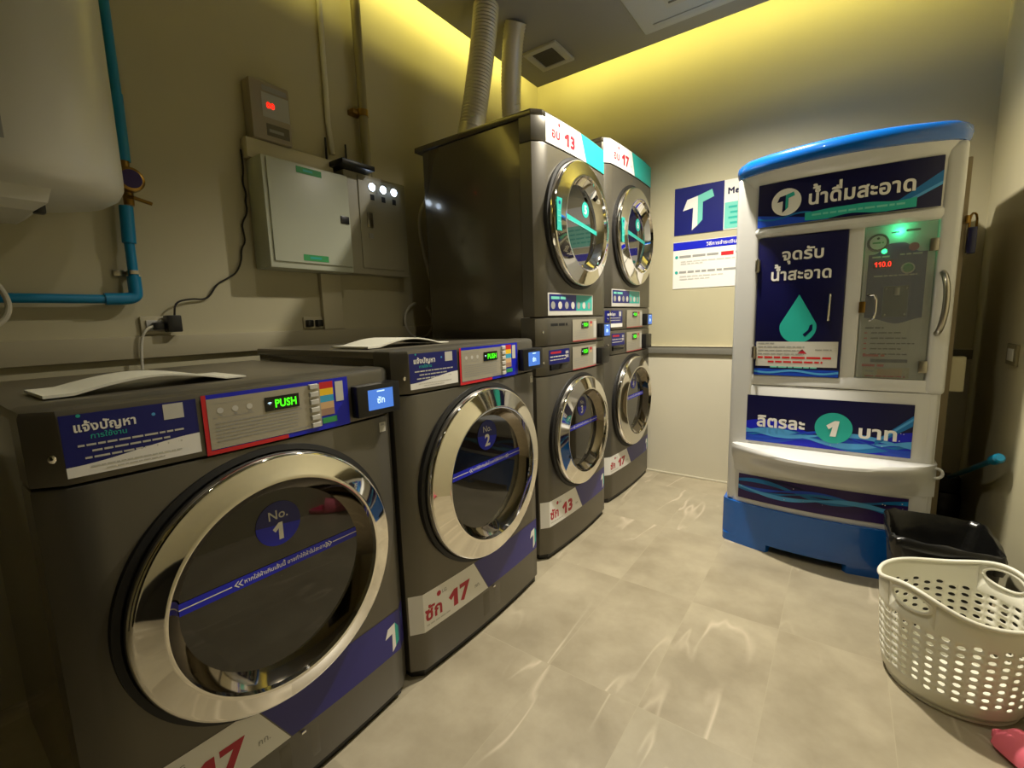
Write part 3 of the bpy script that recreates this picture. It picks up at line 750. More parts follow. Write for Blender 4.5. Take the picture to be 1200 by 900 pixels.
# control bay on the right: recessed board behind a clear door
YBD = 2.318
fmB = lambda u, v, h: (u, YBD - h, v)
b = MB(); b.box(1.110, 1.345, YBD, 2.366, .835, 1.465, M_cabwhite, 0); bd = obj('control_board', b, cab)
d = Decal(fmB)
n = 20; us = [1.133 + .182 * i / n for i in range(n + 1)]
top = lambda u: 1.352 + .040 * math.exp(-((u - 1.222) / .05) ** 4) ; bot = lambda u: 1.098 - .026 * math.exp(-((u - 1.235) / .055) ** 2)
d.ribbon(us, lambda u: (top(u) + bot(u)) / 2, lambda u: top(u) - bot(u), M_navy, 0)
d.lines(1.145, 1.20, 1.338, .006, M_greyl, 1, 1); d.lines(1.232, 1.30, 1.342, .006, M_greyl, 1, 2); d.lines(1.155, 1.29, 1.262, .005, M_greyl, 1, 3)
d.lines(1.20, 1.225, 1.43, .006, M_seam, 1, 5); d.lines(1.245, 1.30, 1.432, .008, M_seam, 1, 6); d.disc(1.273, 1.372, .016, M_redd, 1, 16)
d.lines(1.14, 1.20, 1.052, .006, M_seam, 1, 5)
for k in range(5): d.lines(1.138, 1.148, 1.032 - .022 * k, .005, M_red, 1, k); d.lines(1.16, 1.26 + .02 * (k % 3), 1.032 - .022 * k, .005, M_seam, 1, k)
d.lines(1.138, 1.21, .936, .009, M_red, 1, 8); d.rect(1.165, .912, 1.284, .926, M_navydark, 1, 2); d.lines(1.138, 1.21, .894, .010, M_red, 1, 9)
d.make('control_print', bd)['label'] = 'white and navy instruction print'
d = Decal(lambda u, v, h: (u, YBD - .003 - h, v)); d.rect(1.142, .845, 1.292, .892, M_cream, 0, 1); d.rect(1.19, .850, 1.27, .884, M_tan, 1, 1); d.lines(1.15, 1.28, .852, .005, M_red, 2, 2); d.lines(1.15, 1.185, .872, .006, M_grey, 2, 3); d.make('notice', bd)
b = MB(); b.lathe([(.0005, -.008), (.027, -.008), (.028, -.004)], (1.16, YBD, 1.398), 'y', M_white, 32); b.lathe([(.027, -.004), (.027, -.010), (.034, -.010), (.036, 0)], (1.16, YBD, 1.398), 'y', M_black, 32); g = obj('badge', b, bd)
d = Decal(lambda u, v, h: (u, YBD - .0085 - h, v)); d.lines(1.142, 1.178, 1.394, .006, M_green, 0, 1); d.disc(1.16, 1.414, .005, M_seam, 0, 10); d.make('badge_print', g)
d = Decal(lambda u, v, h: (u, YBD - .004 - h, v)); d.rect(1.148, 1.296, 1.212, 1.328, M_blackgloss, 0, 1); d.text('110.0', 1.153, 1.301, .030, M_ledred, 1, .005, width=.055); d.make('display', bd)['label'] = 'display with red digits'
b = MB(); b.lathe([(.0005, -.014), (.013, -.014), (.016, -.010), (.016, -.005)], (1.26, YBD, 1.290), 'y', M_green, 28); b.lathe([(.016, -.006), (.021, -.006), (.022, 0)], (1.26, YBD, 1.290), 'y', M_white, 28); obj('button', b, bd)['label'] = 'round green button'
b = MB(); b.box(1.19, 1.268, YBD - .012, YBD, 1.098, 1.222, M_black, .003); cm = obj('coin_slot', b, bd)
b = MB(); b.box(1.223, 1.240, YBD - .016, YBD - .012, 1.185, 1.215, M_steel, .002); obj('slot_plate', b, cm)
for x, z in ((1.198, 1.212), (1.260, 1.212), (1.198, 1.108), (1.260, 1.108)):
    b = MB(); b.lathe([(.004, -.012), (.0035, -.0145), (.0005, -.015)], (x, YBD, z), 'y', M_chrome, 12); obj('screw', b, cm)
b = MB(); b.tube([(1.137, 2.34, 1.19), (1.137, 2.30, 1.19), (1.160, 2.285, 1.19), (1.165, 2.285, 1.18), (1.165, 2.287, 1.10), (1.152, 2.29, 1.092)], .0045, M_chrome, 8); 
b = MB(); b.lathe([(.0005, -.016), (.007, -.012), (.009, -.006), (.009, 0)], (1.182, YBD, 1.362), 'y', M_greenlamp, 16); gl = obj('pilot_lamp', b, bd)
gl['label'] = 'glowing green lamp'
l = bpy.data.lights.new('green_lamp_glow', 'POINT'); l.energy = .12; l.color = (.05, 1, .35); l.shadow_soft_size = .006
lo = bpy.data.objects.new('green_lamp_glow', l); COL.objects.link(lo); lo.location = (1.225, YBD - .017, 1.435)
b = MB(); b.box(1.119, 1.337, KY + .004, KY + .008, .848, 1.462, M_clear, 0); cl = obj('clear_door', b, cab)
for z in (1.37, .90):
    b = MB(); b.box(1.316, 1.342, KY - .006, KY + .006, z - .024, z + .024, M_steel, .003); obj('hinge', b, cl)
b = MB(); b.box(1.112, 1.134, KY - .006, KY + .006, 1.118, 1.164, M_brass, .003); obj('latch', b, cl)
b = MB(); b.tube([(1.140, KY + .004, 1.192), (1.140, KY - .016, 1.190), (1.168, KY - .018, 1.190), (1.168, KY - .018, 1.10), (1.150, KY + .002, 1.086)], .0045, M_chrome, 8, smooth=1); obj('handle', b, cl)
b = MB(); hp = [(1.362, KY - .001, 1.262), (1.364, KY - .032, 1.25), (1.372, KY - .052, 1.20), (1.372, KY - .052, 1.11), (1.364, KY - .032, 1.045), (1.36, KY - .001, 1.032)]
b.tube(hp, .0105, M_steel, 14, smooth=3); obj('grab_handle', b, cab)['label'] = 'curved metal grab handle'
# price sign, lower wave sign
fmP = lambda u, v, h: (u, KY + .006 - .0065 * bowf(u) - .003 - h, v)
d = Decal(fmP); u0, u1, v0, v1 = .712, 1.318, .524, .746
d.rect(u0, v0, u1, v1, M_navydark, 0, 24); waves(d, u0, u1, v0, v0 + .13, False, 5)
d.ribbon([1.20 + .118 * i / 14 for i in range(15)], lambda u: v0 + .05 + .9 * (u - 1.2), lambda u: .02 + .2 * (u - 1.2), M_wave3, 3.4); d.ribbon([1.22 + .098 * i / 14 for i in range(15)], lambda u: v0 + .07 + .95 * (u - 1.22), .012, M_wave2, 3.8)
d.text('ลิตรละ', .756, .600, .072, M_white, 9, .035, width=.196)
d.disc(1.055, .622, .068, M_teal, 8, 44); d.text('1', 1.052, .590, .090, M_white, 10, .06, 'c', slant=.15)
d.text('บาท', 1.140, .592, .072, M_white, 9, .035, width=.136)
d.make('price_sign', cab)['label'] = 'navy wave-patterned price sign'
fmL = lambda u, v, h: (u, KY + .004 - (.052 - .016 * (v - .222) / .138) * bowf(u) - .002 - h, v)
d = Decal(fmL); d.rect(.690, .236, 1.325, .356, M_purple, 0, 28); waves(d, .690, 1.325, .240, .356, True, 2, 1, (M_navydark, M_wave3, M_wave1, M_wave3, M_wave2)); d.make('wave_print', cab)['label'] = 'dark purple print with blue waves'

# ---------------------------------------------------------------- posters on the back wall
fmW = lambda u, v, h: (u, YB - .003 - h, v)
b = MB(); b.box(.108, .90, YB - .003, YB, 1.653, 1.953, M_white, 0)
t = tag(obj('wall_sign', b, loc=(.5, YB, 1.8)), 'blue and white sign with a folded T emblem, high on the back wall', 'sign')
d = Decal(fmW); d.rect(.108, 1.653, .412, 1.953, M_navy, 0, 1); d.logo(.262, 1.802, .305, M_white, M_mint, 1)
d.text('Me', .432, 1.868, .052, M_navydark, 1, .03); d.rect(.417, 1.660, .90, 1.818, M_mint, 1, 1)
for k in range(4): d.lines(.44 + .01 * (k % 2), .85, 1.782 - .032 * k, .012, M_teal, 2, k)
d.make('sign_print', t)
b = MB(); b.box(.105, .90, YB - .003, YB, 1.305, 1.610, M_white, 0)
t = tag(obj('instruction_poster', b, loc=(.5, YB, 1.45)), 'white payment instruction poster with a blue heading, below the T sign', 'poster')
d = Decal(fmW); d.rect(.105, 1.556, .90, 1.607, M_blue, 0, 2); d.text('วิธีการชำระเงิน', .315, 1.570, .030, M_white, 1, .02)
d.disc(.128, 1.512, .010, M_teal, 1, 16); d.lines(.146, .40, 1.506, .014, M_grey, 1, 1); d.rect(.405, 1.499, .478, 1.522, M_red, 1, 1); d.lines(.49, .85, 1.506, .014, M_grey, 1, 2)
d.lines(.155, .86, 1.476, .008, M_greyl, 1, 3); d.lines(.155, .30, 1.462, .008, M_greyl, 1, 4)
d.disc(.128, 1.412, .010, M_teal, 1, 16); d.lines(.146, .85, 1.406, .013, M_grey, 1, 5); d.lines(.150, .42, 1.380, .008, M_greyl, 1, 6); d.lines(.150, .34, 1.362, .008, M_greyl, 1, 7)
d.make('poster_print', t)

# ---------------------------------------------------------------- ceiling fittings
b = MB(); cx, cy = -.52, 2.565
t = thing('ceiling_vent', 'small square white extractor vent in the ceiling corner', 'ceiling vent', (cx, cy, ZC))
for (x0, x1, y0, y1) in ((-.115, .115, -.122, -.085), (-.115, .115, .085, .122), (-.115, -.072, -.09, .09), (.072, .115, -.09, .09)): b.box(cx + x0, cx + x1, cy + y0, cy + y1, ZC - .016, ZC, M_vent, .004)
obj('vent_frame', b, t)
b = MB(); b.box(cx - .075, cx + .075, cy - .088, cy + .088, ZC - .006, ZC - .001, M_ventdark, 0)
for k in range(12): b.box(cx - .075, cx + .075, cy - .082 + .0145 * k, cy - .076 + .0145 * k, ZC - .012, ZC - .004, M_ventdark, .001)
obj('grille', b, t)
t = thing('ceiling_cassette', 'large pale square air conditioner panel set in the ceiling', 'air conditioner', (.50, 2.25, ZC))
b = MB(); b.box(.045, .945, 1.80, 2.70, ZC - .028, ZC, M_ac, .012, 3); obj('front_panel', b, t)
for y0 in (2.62, 1.828):
    b = MB(); b.box(.115, .875, y0, y0 + .052, ZC - .033, ZC - .026, M_ac, .003); obj('louver', b, t)
b = MB(); b.box(.22, .77, 1.97, 2.53, ZC - .032, ZC - .026, M_vent, .003)
for k in range(14): b.box(.24, .75, 2.0 + .037 * k, 2.012 + .037 * k, ZC - .035, ZC - .03, M_ventdark, 0)
obj('grille', b, t)
def duct(label, pts, r):
    b = MB(); P = [Vector(p) for p in pts]
    for _ in range(3):
        Q = [P[0]]
        for a, c in zip(P[:-1], P[1:]): Q += [a * .75 + c * .25, a * .25 + c * .75]
        P = Q + [P[-1]]
    L = [0]
    for a, c in zip(P[:-1], P[1:]): L.append(L[-1] + (c - a).length)
    N = int(L[-1] / .0085); Z = []; j = 0
    for i in range(N + 1):
        s = L[-1] * i / N
        while j < len(L) - 2 and L[j + 1] < s: j += 1
        Z.append(P[j].lerp(P[j + 1], (s - L[j]) / max(1e-6, L[j + 1] - L[j])))
    b.tube(Z, lambda t: r * (1 + (.045 if int(round(t * N)) % 2 == 0 else -.035)), M_duct, 28)
    return tag(obj('exhaust_duct', b, loc=pts[0], sharp=60), label, 'exhaust duct', 'flexible ducts up to the ceiling')
duct('wide ribbed duct rising from the dryer marked 13', [(-.60, 1.86, 1.999), (-.60, 1.86, 2.08), (-.58, 1.885, 2.2), (-.55, 1.945, 2.55), (-.535, 1.965, ZC + .002)], .064)
duct('slimmer ribbed duct rising from the dryer marked 17', [(-.70, 2.46, 2.116), (-.70, 2.46, 2.16), (-.69, 2.40, 2.28), (-.64, 2.31, 2.46), (-.54, 2.20, 2.66), (-.500, 2.178, ZC + .002)], .058)

# ---------------------------------------------------------------- left wall: heater, pipes, boxes
HX, HY = -.722, .150
t = thing('water_heater', 'white cylindrical water heater hung on the left wall', 'water heater', (WL, HY, 1.9))
b = MB(); b.lathe([(.0005, 1.472), (.12, 1.476), (.185, 1.492), (.214, 1.512), (.226, 1.535), (.228, 1.56), (.228, 2.40), (.20, 2.45), (.0005, 2.47)], (HX, HY, 0), 'z', M_heater, 72); obj('tank', b, t, sharp=50)
b = MB(); b.box(WL, HX - .15, HY - .10, HY + .10, 1.70, 1.74, M_steel, .003); b.box(WL, HX - .15, HY - .10, HY + .10, 2.2, 2.24, M_steel, .003); obj('bracket', b, t)
b = MB(); R = []
for z, i in ((1.50, 0), (1.455, .012), (1.436, .035), (1.432, .06)): R.append([(HX - .14 + i, HY - .12 + i, z), (HX + .17 - i, HY - .12 + i, z), (HX + .17 - i, HY + .045 - i, z), (HX - .14 + i, HY + .045 - i, z)])
b.loft(R, M_heater); tc = obj('terminal_cover', b, t, sharp=20)
b = MB(); b.box(HX + .095, HX + .125, HY + .012, HY + .035, 1.434, 1.462, M_black, .005); obj('indicator', b, tc)
b = MB(); P = [(HX + .2285 * math.cos(a), HY + .2285 * math.sin(a)) for a in [-.45 + .3 * k / 6 for k in range(7)]]
b.loft([[(x, y, 1.572) for x, y in P], [(x, y, 1.655) for x, y in P]], M_grey, False, False, closed=False); obj('rating_label', b, t)

PX = -.905
t = thing('water_pipe', 'blue water pipe with brass meter, beside the white water heater', 'water pipe', (WL, .43, 1.5))
b = MB(); b.tube([(PX, .452, ZC + .02), (PX, .452, 1.80)], .0145, M_bluepipe, 14)
b.tube([(PX, .450, 1.90), (PX, .447, 1.69)], .019, M_bluepipe, 14); b.tube([(PX, .436, 1.545), (PX, .431, 1.425)], .0195, M_bluepipe, 14)
b.tube([(PX, .431, 1.44), (PX, .430, 1.28)], .0145, M_bluepipe, 14)
b.tube([(PX, .430, 1.315), (PX, .430, 1.262), (PX, .428, 1.250), (PX, .41, 1.240), (PX, .345, 1.238)], .0195, M_bluepipe, 14, smooth=2)
b.tube([(PX, .36, 1.238), (PX, -.9, 1.236)], .0145, M_bluepipe, 14); obj('pipe_run', b, t)
b = MB(); b.tube([(PX, .446, 1.70), (PX, .446, 1.55)], .015, M_brass, 14); b.lathe([(.0005, .028), (.030, .028), (.038, .024), (.040, 0), (.036, -.03), (.0005, -.032)], (PX + .012, .450, 1.628), 'x', M_brass, 32); wm = obj('water_meter', b, t)
b = MB(); b.lathe([(.0005, .0285), (.029, .0285), (.030, .0265)], (PX + .012, .450, 1.628), 'x', M_purple, 32); obj('dial', b, wm)
b = MB(); b.tube([(PX + .01, .44, 1.575), (PX + .03, .452, 1.570), (PX + .032, .50, 1.558)], .006, M_brass, 8); obj('valve_lever', b, t)
b = MB(); b.box(WL + .001, PX + .017, .418, .442, 1.322, 1.335, M_steel, .002); b.box(WL + .001, WL + .012, .385, .42, 1.318, 1.338, M_steel, .002); obj('clip', b, t)
b = MB(); b.tube([(-.86, -.02, 1.43), (-.86, .075, 1.33), (-.865, .128, 1.235), (-.87, .112, 1.165), (-.88, .02, 1.12), (-.88, -.08, 1.13)], .0075, M_cable, 10, smooth=3)
tag(obj('water_hose', b, loc=(WL, .1, 1.2)), 'white curved hose hanging below the water heater', 'hose')

t = thing('energy_meter', 'grey wall meter with red digits above the breaker box', 'energy meter', (WL, .96, 2.0))
b = MB(); b.box(WL, -.885, .876, 1.038, 1.886, 2.112, M_meter, .008); obj('meter_case', b, t)
fmM = lambda u, v, h: (-.884 + h, u, v)
d = Decal(fmM); d.rect(.925, 2.075, 1.025, 2.095, M_grey, 0, 1); d.rect(.920, 1.975, 1.032, 2.068, M_meterface, 0, 1); d.rect(.930, 1.905, 1.025, 1.952, M_ventdark, 0, 1); d.lines(.94, 1.015, 1.92, .012, M_grey, 1, 2); d.make('meter_face', t)
d = Decal(lambda u, v, h: (-.8825 + h, u, v)); d.text('00', .937, 2.012, .030, M_ledred, 0, .03, width=.034); d.make('display', t)
b = MB(); b.box(WL, -.90, .850, 1.235, 1.808, 1.885, M_cream, .006); tag(obj('cable_box', b, loc=(WL, 1.0, 1.85)), 'cream cable box between the meter and the breaker box', 'cable box')
b = MB(); b.box(WL, -.825, .862, 1.252, 1.372, 1.806, M_box, .006)
t = thing('breaker_box', 'pale green-grey breaker box with two green labels', 'breaker box', (WL, 1.05, 1.58)); obj('box_case', b, t)
b = MB(); b.box(-.826, -.817, .878, 1.246, 1.398, 1.798, M_box, .004); bdor = obj('door', b, t)
b = MB(); b.box(-.818, -.812, 1.195, 1.238, 1.588, 1.622, M_black, .003); obj('latch', b, bdor)
for a, c, v in ((1.000, 1.115, 1.765), (1.0, 1.118, 1.408)):
    d = Decal(lambda u, v, h: (-.8165 + h, u, v)); d.rect(a, v, c, v + .026, M_green, 0, 1); d.lines(a + .03, c - .03, v + .009, .009, M_teal, 1, 3); d.make('green_label', bdor)
t = thing('control_box', 'grey control box with three glowing white lamps', 'control box', (WL, 1.47, 1.62))
b = MB(); b.box(WL, -.865, 1.262, 1.630, 1.376, 1.850, M_box2, .005); obj('box_case', b, t)
b = MB(); b.box(-.866, -.858, 1.335, 1.600, 1.405, 1.838, M_box2, .004); cdor = obj('door', b, t)
for y in (1.412, 1.480, 1.548):
    b = MB(); b.lathe([(.0005, .018), (.010, .015), (.015, .007), (.016, 0)], (-.858, y, 1.796), 'x', M_ledwhite, 20); p = obj('pilot_lamp', b, cdor)
    b = MB(); b.lathe([(.016, 0), (.020, .004), (.022, 0)], (-.858, y, 1.796), 'x', M_steel, 20); obj('lamp_ring', b, p)
    d = Decal(lambda u, v, h: (-.8575 + h, u, v)); d.rect(y - .012, 1.735, y + .012, 1.762, M_seam, 0, 1); d.make('lamp_label', cdor)
b = MB(); b.box(-.859, -.848, 1.372, 1.402, 1.60, 1.672, M_steel, .004); b.box(-.859, -.853, 1.378, 1.402, 1.55, 1.575, M_grey, .002); obj('handle', b, cdor)
t = thing('network_router', 'small black router with antennas on the grey control box', 'router', (-.87, 1.33, 1.853))
b = MB(); b.box(-.945, -.80, 1.215, 1.395, 1.8515, 1.876, M_black, .006); obj('router_case', b, t)
for y, x in ((1.225, -.93), (1.335, -.935)):
    b = MB(); b.tube([(x, y, 1.87), (x, y, 1.99)], lambda q: .006 - .002 * q, M_black, 10); obj('antenna', b, t)
b = MB(); b.tube([(-.935, 1.255, ZC + .02), (-.935, 1.250, 2.06), (-.935, 1.262, 1.925)], .012, M_cable, 12); tag(obj('conduit', b, loc=(WL, 1.25, 2.3)), 'thin white conduit coming down to the router', 'conduit', 'conduits down the left wall')
t = thing('metal_conduit', 'thick bronze metal conduit clamped to the wall above the control box', 'conduit', (WL, 1.43, 2.3), 'conduits down the left wall')
b = MB(); b.tube([(-.905, 1.425, ZC + .02), (-.905, 1.432, 1.85)], .0225, M_bronze, 18); obj('pipe_run', b, t)
b = MB(); b.tube([(-.905, 1.4262, 2.165), (-.905, 1.4265, 2.135)], .027, M_brass, 18); b.box(WL, -.905, 1.372, 1.428, 2.138, 2.162, M_brass, .003); obj('clamp', b, t)
b = MB(); b.box(WL, -.925, 1.140, 1.245, 1.112, 1.372, M_cream, .004); tag(obj('cable_trunking', b, loc=(WL, 1.19, 1.25)), 'cream cable trunking running down under the breaker box', 'cable trunking')
t = thing('wall_outlet', 'cream wall outlet with a black adaptor plugged in', 'power outlet', (WL, .5, 1.15)); b = MB(); b.box(WL, -.938, .440, .530, 1.118, 1.182, M_cream, .004); obj('cover_plate', b, t); b = MB(); b.box(-.94, -.932, .455, .515, 1.13, 1.168, M_greyl, .002); obj('socket', b, t)
b = MB(); b.box(-.932, -.888, .505, .550, 1.124, 1.184, M_black, .005); b.tube([(-.91, .535, 1.18), (-.92, .545, 1.232), (-.935, .605, 1.246), (-.94, .650, 1.243), (-.94, .674, 1.262), (-.94, .70, 1.305), (-.94, .745, 1.330), (-.94, .778, 1.352), (-.94, .802, 1.40), (-.94, .806, 1.450), (-.94, .826, 1.478), (-.94, .822, 1.52), (-.94, .818, 1.549), (-.94, .848, 1.60), (-.94, .842, 1.64), (-.94, .850, 1.672), (-.94, .838, 1.711), (-.94, .848, 1.77), (-.94, .845, 1.84)], .0035, M_cableblack, 8, smooth=2); tag(obj('power_adaptor', b, loc=(-.91, .53, 1.15)), 'black power adaptor with thin wavy black wire', 'power adaptor')
b = MB(); b.box(-.932, -.905, .468, .503, 1.134, 1.160, M_black, .006); b.tube([(-.915, .47, 1.147), (-.91, .446, 1.138), (-.915, .428, 1.10), (-.918, .420, .98), (-.90, .42, .90)], .0045, M_cable, 8, smooth=2); tag(obj('mains_cable', b, loc=(-.91, .48, 1.14)), 'pale cable drooping from the outlet behind the nearest washer', 'cable')
t = thing('wall_outlet', 'cream wall outlet with plugs below the breaker box, beside the trunking', 'power outlet', (WL, 1.09, 1.14)); b = MB(); b.box(WL, -.938, 1.045, 1.138, 1.118, 1.172, M_cream, .004); obj('cover_plate', b, t)
for y in (1.065, 1.112):
    b = MB(); b.box(-.939, -.912, y - .014, y + .014, 1.126, 1.158, M_black, .005); obj('plug', b, t)
b = MB(); b.tube([(-.93, 1.90, 1.86), (-.93, 1.834, 1.823), (-.93, 1.779, 1.706), (-.93, 1.80, 1.558), (-.93, 1.854, 1.369), (-.93, 1.90, 1.25)], .0095, M_cable, 12, smooth=3)
tag(obj('drain_hose', b, loc=(WL, 1.82, 1.6)), 'white hose arching beside the stacked dryer', 'hose')
b = MB(); b.tube([(-.93 , 1.742 + .105 * math.sin(a), 1.142 + .100 * math.cos(a)) for a in [-.2 - 5.4 * k / 40 for k in range(41)]], .0075, M_cable, 10)
tag(obj('coiled_hose', b, loc=(WL, 1.74, 1.14)), 'thin looped hose on the wall behind the No. 2 washer', 'hose')

# ---------------------------------------------------------------- right side: bin, basket, slipper, brush, outlet
t = thing('waste_bin', 'dark square waste bin lined with a black bag, behind the laundry basket', 'waste bin', (1.38, 2.01, 0))
def rrect(x0, x1, y0, y1, z, r=.04, n=5, jit=0, R=None):
    P = []
    for cx, cy, a0 in ((x1 - r, y1 - r, 0), (x0 + r, y1 - r, 90), (x0 + r, y0 + r, 180), (x1 - r, y0 + r, 270)):
        for k in range(n + 1):
            a = math.radians(a0 + 90 * k / n); P.append((cx + r * math.cos(a), cy + r * math.sin(a)))
    Q = []
    for i in range(len(P)):
        a, c = P[i], P[(i + 1) % len(P)]; m_ = 4 if i % (n + 1) == n else 1
        for k in range(m_): Q.append((a[0] + (c[0] - a[0]) * k / m_, a[1] + (c[1] - a[1]) * k / m_))
    return [(x + (R.uniform(-jit, jit) if R else 0), y + (R.uniform(-jit, jit) if R else 0), z + (R.uniform(-jit, jit) if R else 0)) for x, y in Q]
bx = (1.242, 1.530, 1.862, 2.172)
def bring(z, e, **k): s = .028 * (1 - z / .36); return rrect(bx[0] + s + e, bx[1] - s - e, bx[2] + s + e, bx[3] - s - e, z, **k)
b = MB(); b.loft([bring(0, 0), bring(.335, 0), bring(.34, .003), bring(.335, .006), bring(.02, .006)], M_bin, True, True); obj('bin_body', b, t)
R = random.Random(3); b = MB(); b.loft([bring(.28, -.006, jit=.004, R=R), bring(.315, -.007, jit=.003, R=R), bring(.342, -.003, jit=.004, R=R), bring(.346, .006, jit=.004, R=R), bring(.325, .012, jit=.004, R=R), bring(.26, .02, jit=.007, R=R), bring(.18, .035, jit=.009, R=R), bring(.12, .07, jit=.008, R=R), bring(.10, .12, r=.02, jit=.006, R=R)], M_bag, False, True); obj('bin_liner', b, t, sharp=70)

BC = (1.388, 1.655); HA = math.radians(228)
t = thing('laundry_basket', 'white perforated plastic laundry basket with two handles', 'laundry basket', (BC[0], BC[1], 0))
def rim(a): return .292 + .045 * max(0, math.cos(a - HA)) ** 6 + .045 * max(0, -math.cos(a - HA)) ** 6
def bprof(h):
    pts = [(0, .150), (.02, .162), (.06, .168), (.20, .178), (.34, .187)]
    for (a, r1), (c, r2) in zip(pts[:-1], pts[1:]):
        if h <= c: return r1 + (r2 - r1) * (h - a) / (c - a)
    return pts[-1][1]
def bpt(a, h): r = bprof(h); return (BC[0] + r * math.cos(a), BC[1] + r * math.sin(a), .010 + h)
b = MB()
def cell(a0, a1, h0, h1, hole, n=16, tophs=None):
    ac = (a0 + a1) / 2; hc = (h0(ac) + h1(ac)) / 2; O = []; I = []
    k4 = n // 4
    for (fa, ta, side) in ((a0, a1, 'b'), (a1, a1, 'r'), (a1, a0, 't'), (a0, a0, 'l')):
        for k in range(k4):
            q = k / k4; a = fa + (ta - fa) * q
            h = h0(a) if side == 'b' else h1(a) if side == 't' else h0(a) + (h1(a) - h0(a)) * q if side == 'r' else h1(a) + (h0(a) - h1(a)) * q
            O.append((a, h))
    ra, rh, ch = hole
    for a, h in O:
        an = math.atan2((h - hc) / max(1e-6, (h1(ac) - h0(ac))), (a - ac) / (a1 - a0)); I.append((ac + ra * math.cos(an), hc + ch + rh * math.sin(an)))
    n = len(O); b.add([bpt(*p) for p in O + I], [[i, (i + 1) % n, n + (i + 1) % n, n + i] for i in range(n)], M_basket)
NC, NR = 36, 8
for i in range(NC):
    a0, a1 = 2 * PI * i / NC, 2 * PI * (i + 1) / NC
    cell_w = 2 * PI / NC
    for j in range(NR):
        s = .008 * (1 if i % 2 else 0)
        z0 = .048 + j * .0232; h0 = (lambda a, z0=z0: z0); h1 = (lambda a, z0=z0: z0 + .0232)
        cell(a0, a1, h0, h1, (cell_w * .28, .0056, .005 * (1 if i % 2 else -1)))
    zt = .048 + NR * .0232
    # solid bands below and above the holes
    nb = 4
    for k in range(nb):
        for (za, zb) in ((.0, .02), (.02, .048)):
            A0, A1 = a0 + (a1 - a0) * k / nb, a0 + (a1 - a0) * (k + 1) / nb
            b.add([bpt(A0, za), bpt(A1, za), bpt(A1, zb), bpt(A0, zb)], [[0, 1, 2, 3]], M_basket)
zt = .048 + NR * .0232
NS = NC * 4
def slot_zone(a):
    return abs(math.atan2(math.sin(a - HA), math.cos(a - HA))) < .34 or abs(math.atan2(math.sin(a - HA - PI), math.cos(a - HA - PI))) < .34
for k in range(NS):
    A0, A1 = 2 * PI * k / NS, 2 * PI * (k + 1) / NS
    if slot_zone((A0 + A1) / 2): continue
    for q in range(3):
        f = lambda a, t: zt + (rim(a) - zt) * t
        b.add([bpt(A0, f(A0, q / 3)), bpt(A1, f(A1, q / 3)), bpt(A1, f(A1, (q + 1) / 3)), bpt(A0, f(A0, (q + 1) / 3))], [[0, 1, 2, 3]], M_basket)
ks = [k for k in range(NS) if slot_zone(2 * PI * (k + .5) / NS)]
for base in (HA, HA + PI):
    kk = [k for k in range(NS) if abs(math.atan2(math.sin(2 * PI * (k + .5) / NS - base), math.cos(2 * PI * (k + .5) / NS - base))) < .34]
    aa = sorted((math.atan2(math.sin(2 * PI * k / NS - base), math.cos(2 * PI * k / NS - base)) for k in set(kk) | {(k + 1) % NS for k in kk}))
    cell(base + aa[0], base + aa[-1], lambda a: zt, rim, (.27, .024, .010), 4 * (len(aa) - 1))
    # moulded oval bead round the hand hole
    hc = (zt + rim(base)) / 2 + .010
    b.tube([bpt(base + .29 * math.cos(q), hc + .027 * math.sin(q)) for q in [2 * PI * k / 40 for k in range(41)]], .0034, M_basket, 8, False)
b.tube([bpt(2 * PI * k / 120, rim(2 * PI * k / 120)) for k in range(121)], .0052, M_basket, 10, False)
b.lathe([(.0005, .012), (.146, .012), (.150, .010), (.150, .002), (.142, 0)], (BC[0], BC[1], 0), 'z', M_basket, 72)
bk = obj('basket_body', b, t, sharp=60)
bb = bmesh.new(); bb.from_mesh(bk.data); bmesh.ops.remove_doubles(bb, verts=bb.verts, dist=.0004); bb.to_mesh(bk.data); bb.free()
sm = bk.modifiers.new('thickness', 'SOLIDIFY'); sm.thickness = .0022; sm.offset = 0

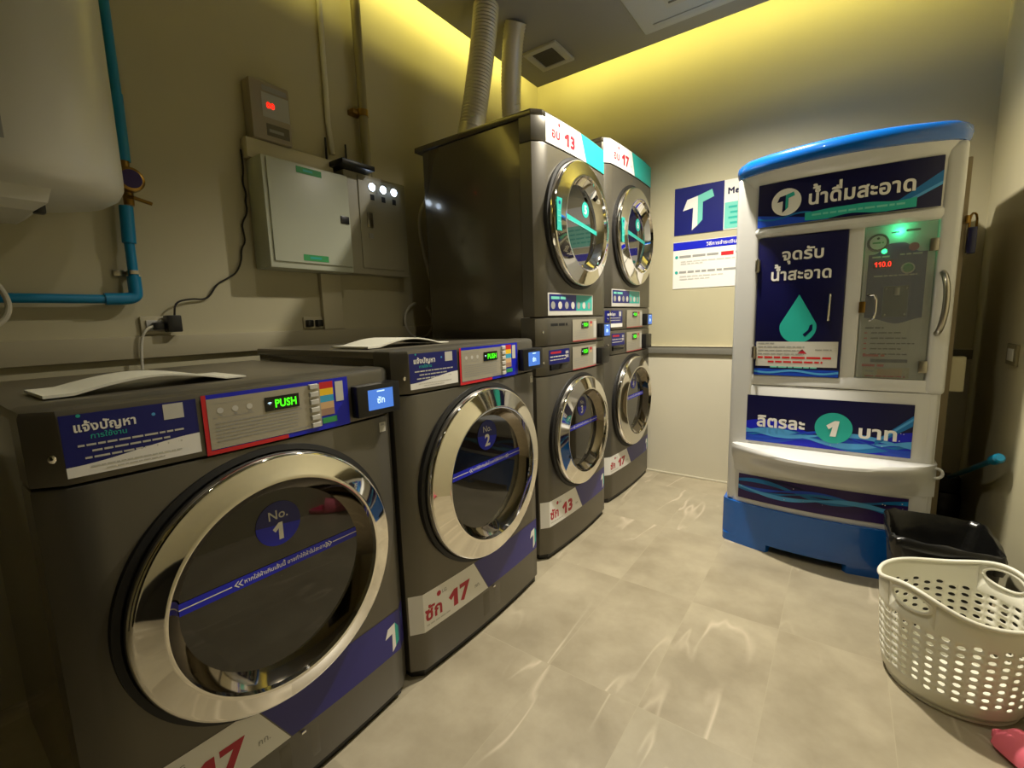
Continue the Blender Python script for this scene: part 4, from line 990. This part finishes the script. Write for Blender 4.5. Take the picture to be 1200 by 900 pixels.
t = thing('slipper', 'pink foam slipper on the floor in front of the laundry basket', 'slipper', (1.50, 1.44, 0))
SA = math.radians(-48); SCN = Vector((1.535, 1.392, 0))
def sl(u, v, z): return (SCN.x + u * math.cos(SA) - v * math.sin(SA), SCN.y + u * math.sin(SA) + v * math.cos(SA), z)
def sole(s, z): return [sl(.125 * math.cos(a) * s, (.046 + .006 * math.cos(a)) * math.sin(a) * s, z) for a in [2 * PI * k / 40 for k in range(40)]]
b = MB(); b.loft([sole(.94, .0), sole(1, .006), sole(1, .02), sole(.95, .026)], M_pink); obj('sole', b, t)
b = MB(); b.loft([sole(.90, .0262), sole(.88, .0275)], M_pinkd); obj('insole', b, t)
b = MB(); Rr = []
for u, hgt, ww in ((-.10, .030, .040), (-.085, .048, .047), (-.05, .058, .052), (.0, .066, .055), (.02, .070, .055)):
    ring = [sl(u, ww * math.cos(q), .012 + hgt * math.sin(q)) for q in [PI * k / 16 for k in range(17)]]
    ring += [sl(u, (ww - .005) * math.cos(q), .012 + (hgt - .006) * math.sin(q)) for q in [PI * k / 16 for k in range(16, -1, -1)]]
    Rr.append(ring)
b.loft(Rr, M_pink); obj('strap', b, t)

t = thing('broom', 'blue-handled broom tucked between the vending machine and the right wall', 'broom', (1.53, 2.95, 0))
b = MB(); P0, P1 = Vector((1.560, 2.235, .580)), Vector((1.545, 3.02, .26)); b.tube([P0, P0.lerp(P1, .02), P0.lerp(P1, .09), P0.lerp(P1, .12), P1], lambda q: .012 if q < .2 else .018 if q < .6 else .010, M_bluehandle, 14, smooth=1); obj('handle', b, t)
b = MB(); b.box(1.50, 1.59, 2.96, 3.06, .20, .28, M_black, .01); b.box(1.495, 1.595, 2.95, 3.07, .0, .20, M_bag, .01); obj('brush_head', b, t)
t = thing('switch_plate', 'dark-framed socket plate on the right wall beside the vending machine', 'power outlet', (WR, 2.41, .945)); b = MB(); b.box(WR - .010, WR, 2.345, 2.470, .905, .985, M_bronze, .003); obj('cover_plate', b, t); b = MB(); b.box(WR - .013, WR - .008, 2.372, 2.443, .922, .968, M_greyl, .002); obj('socket', b, t)
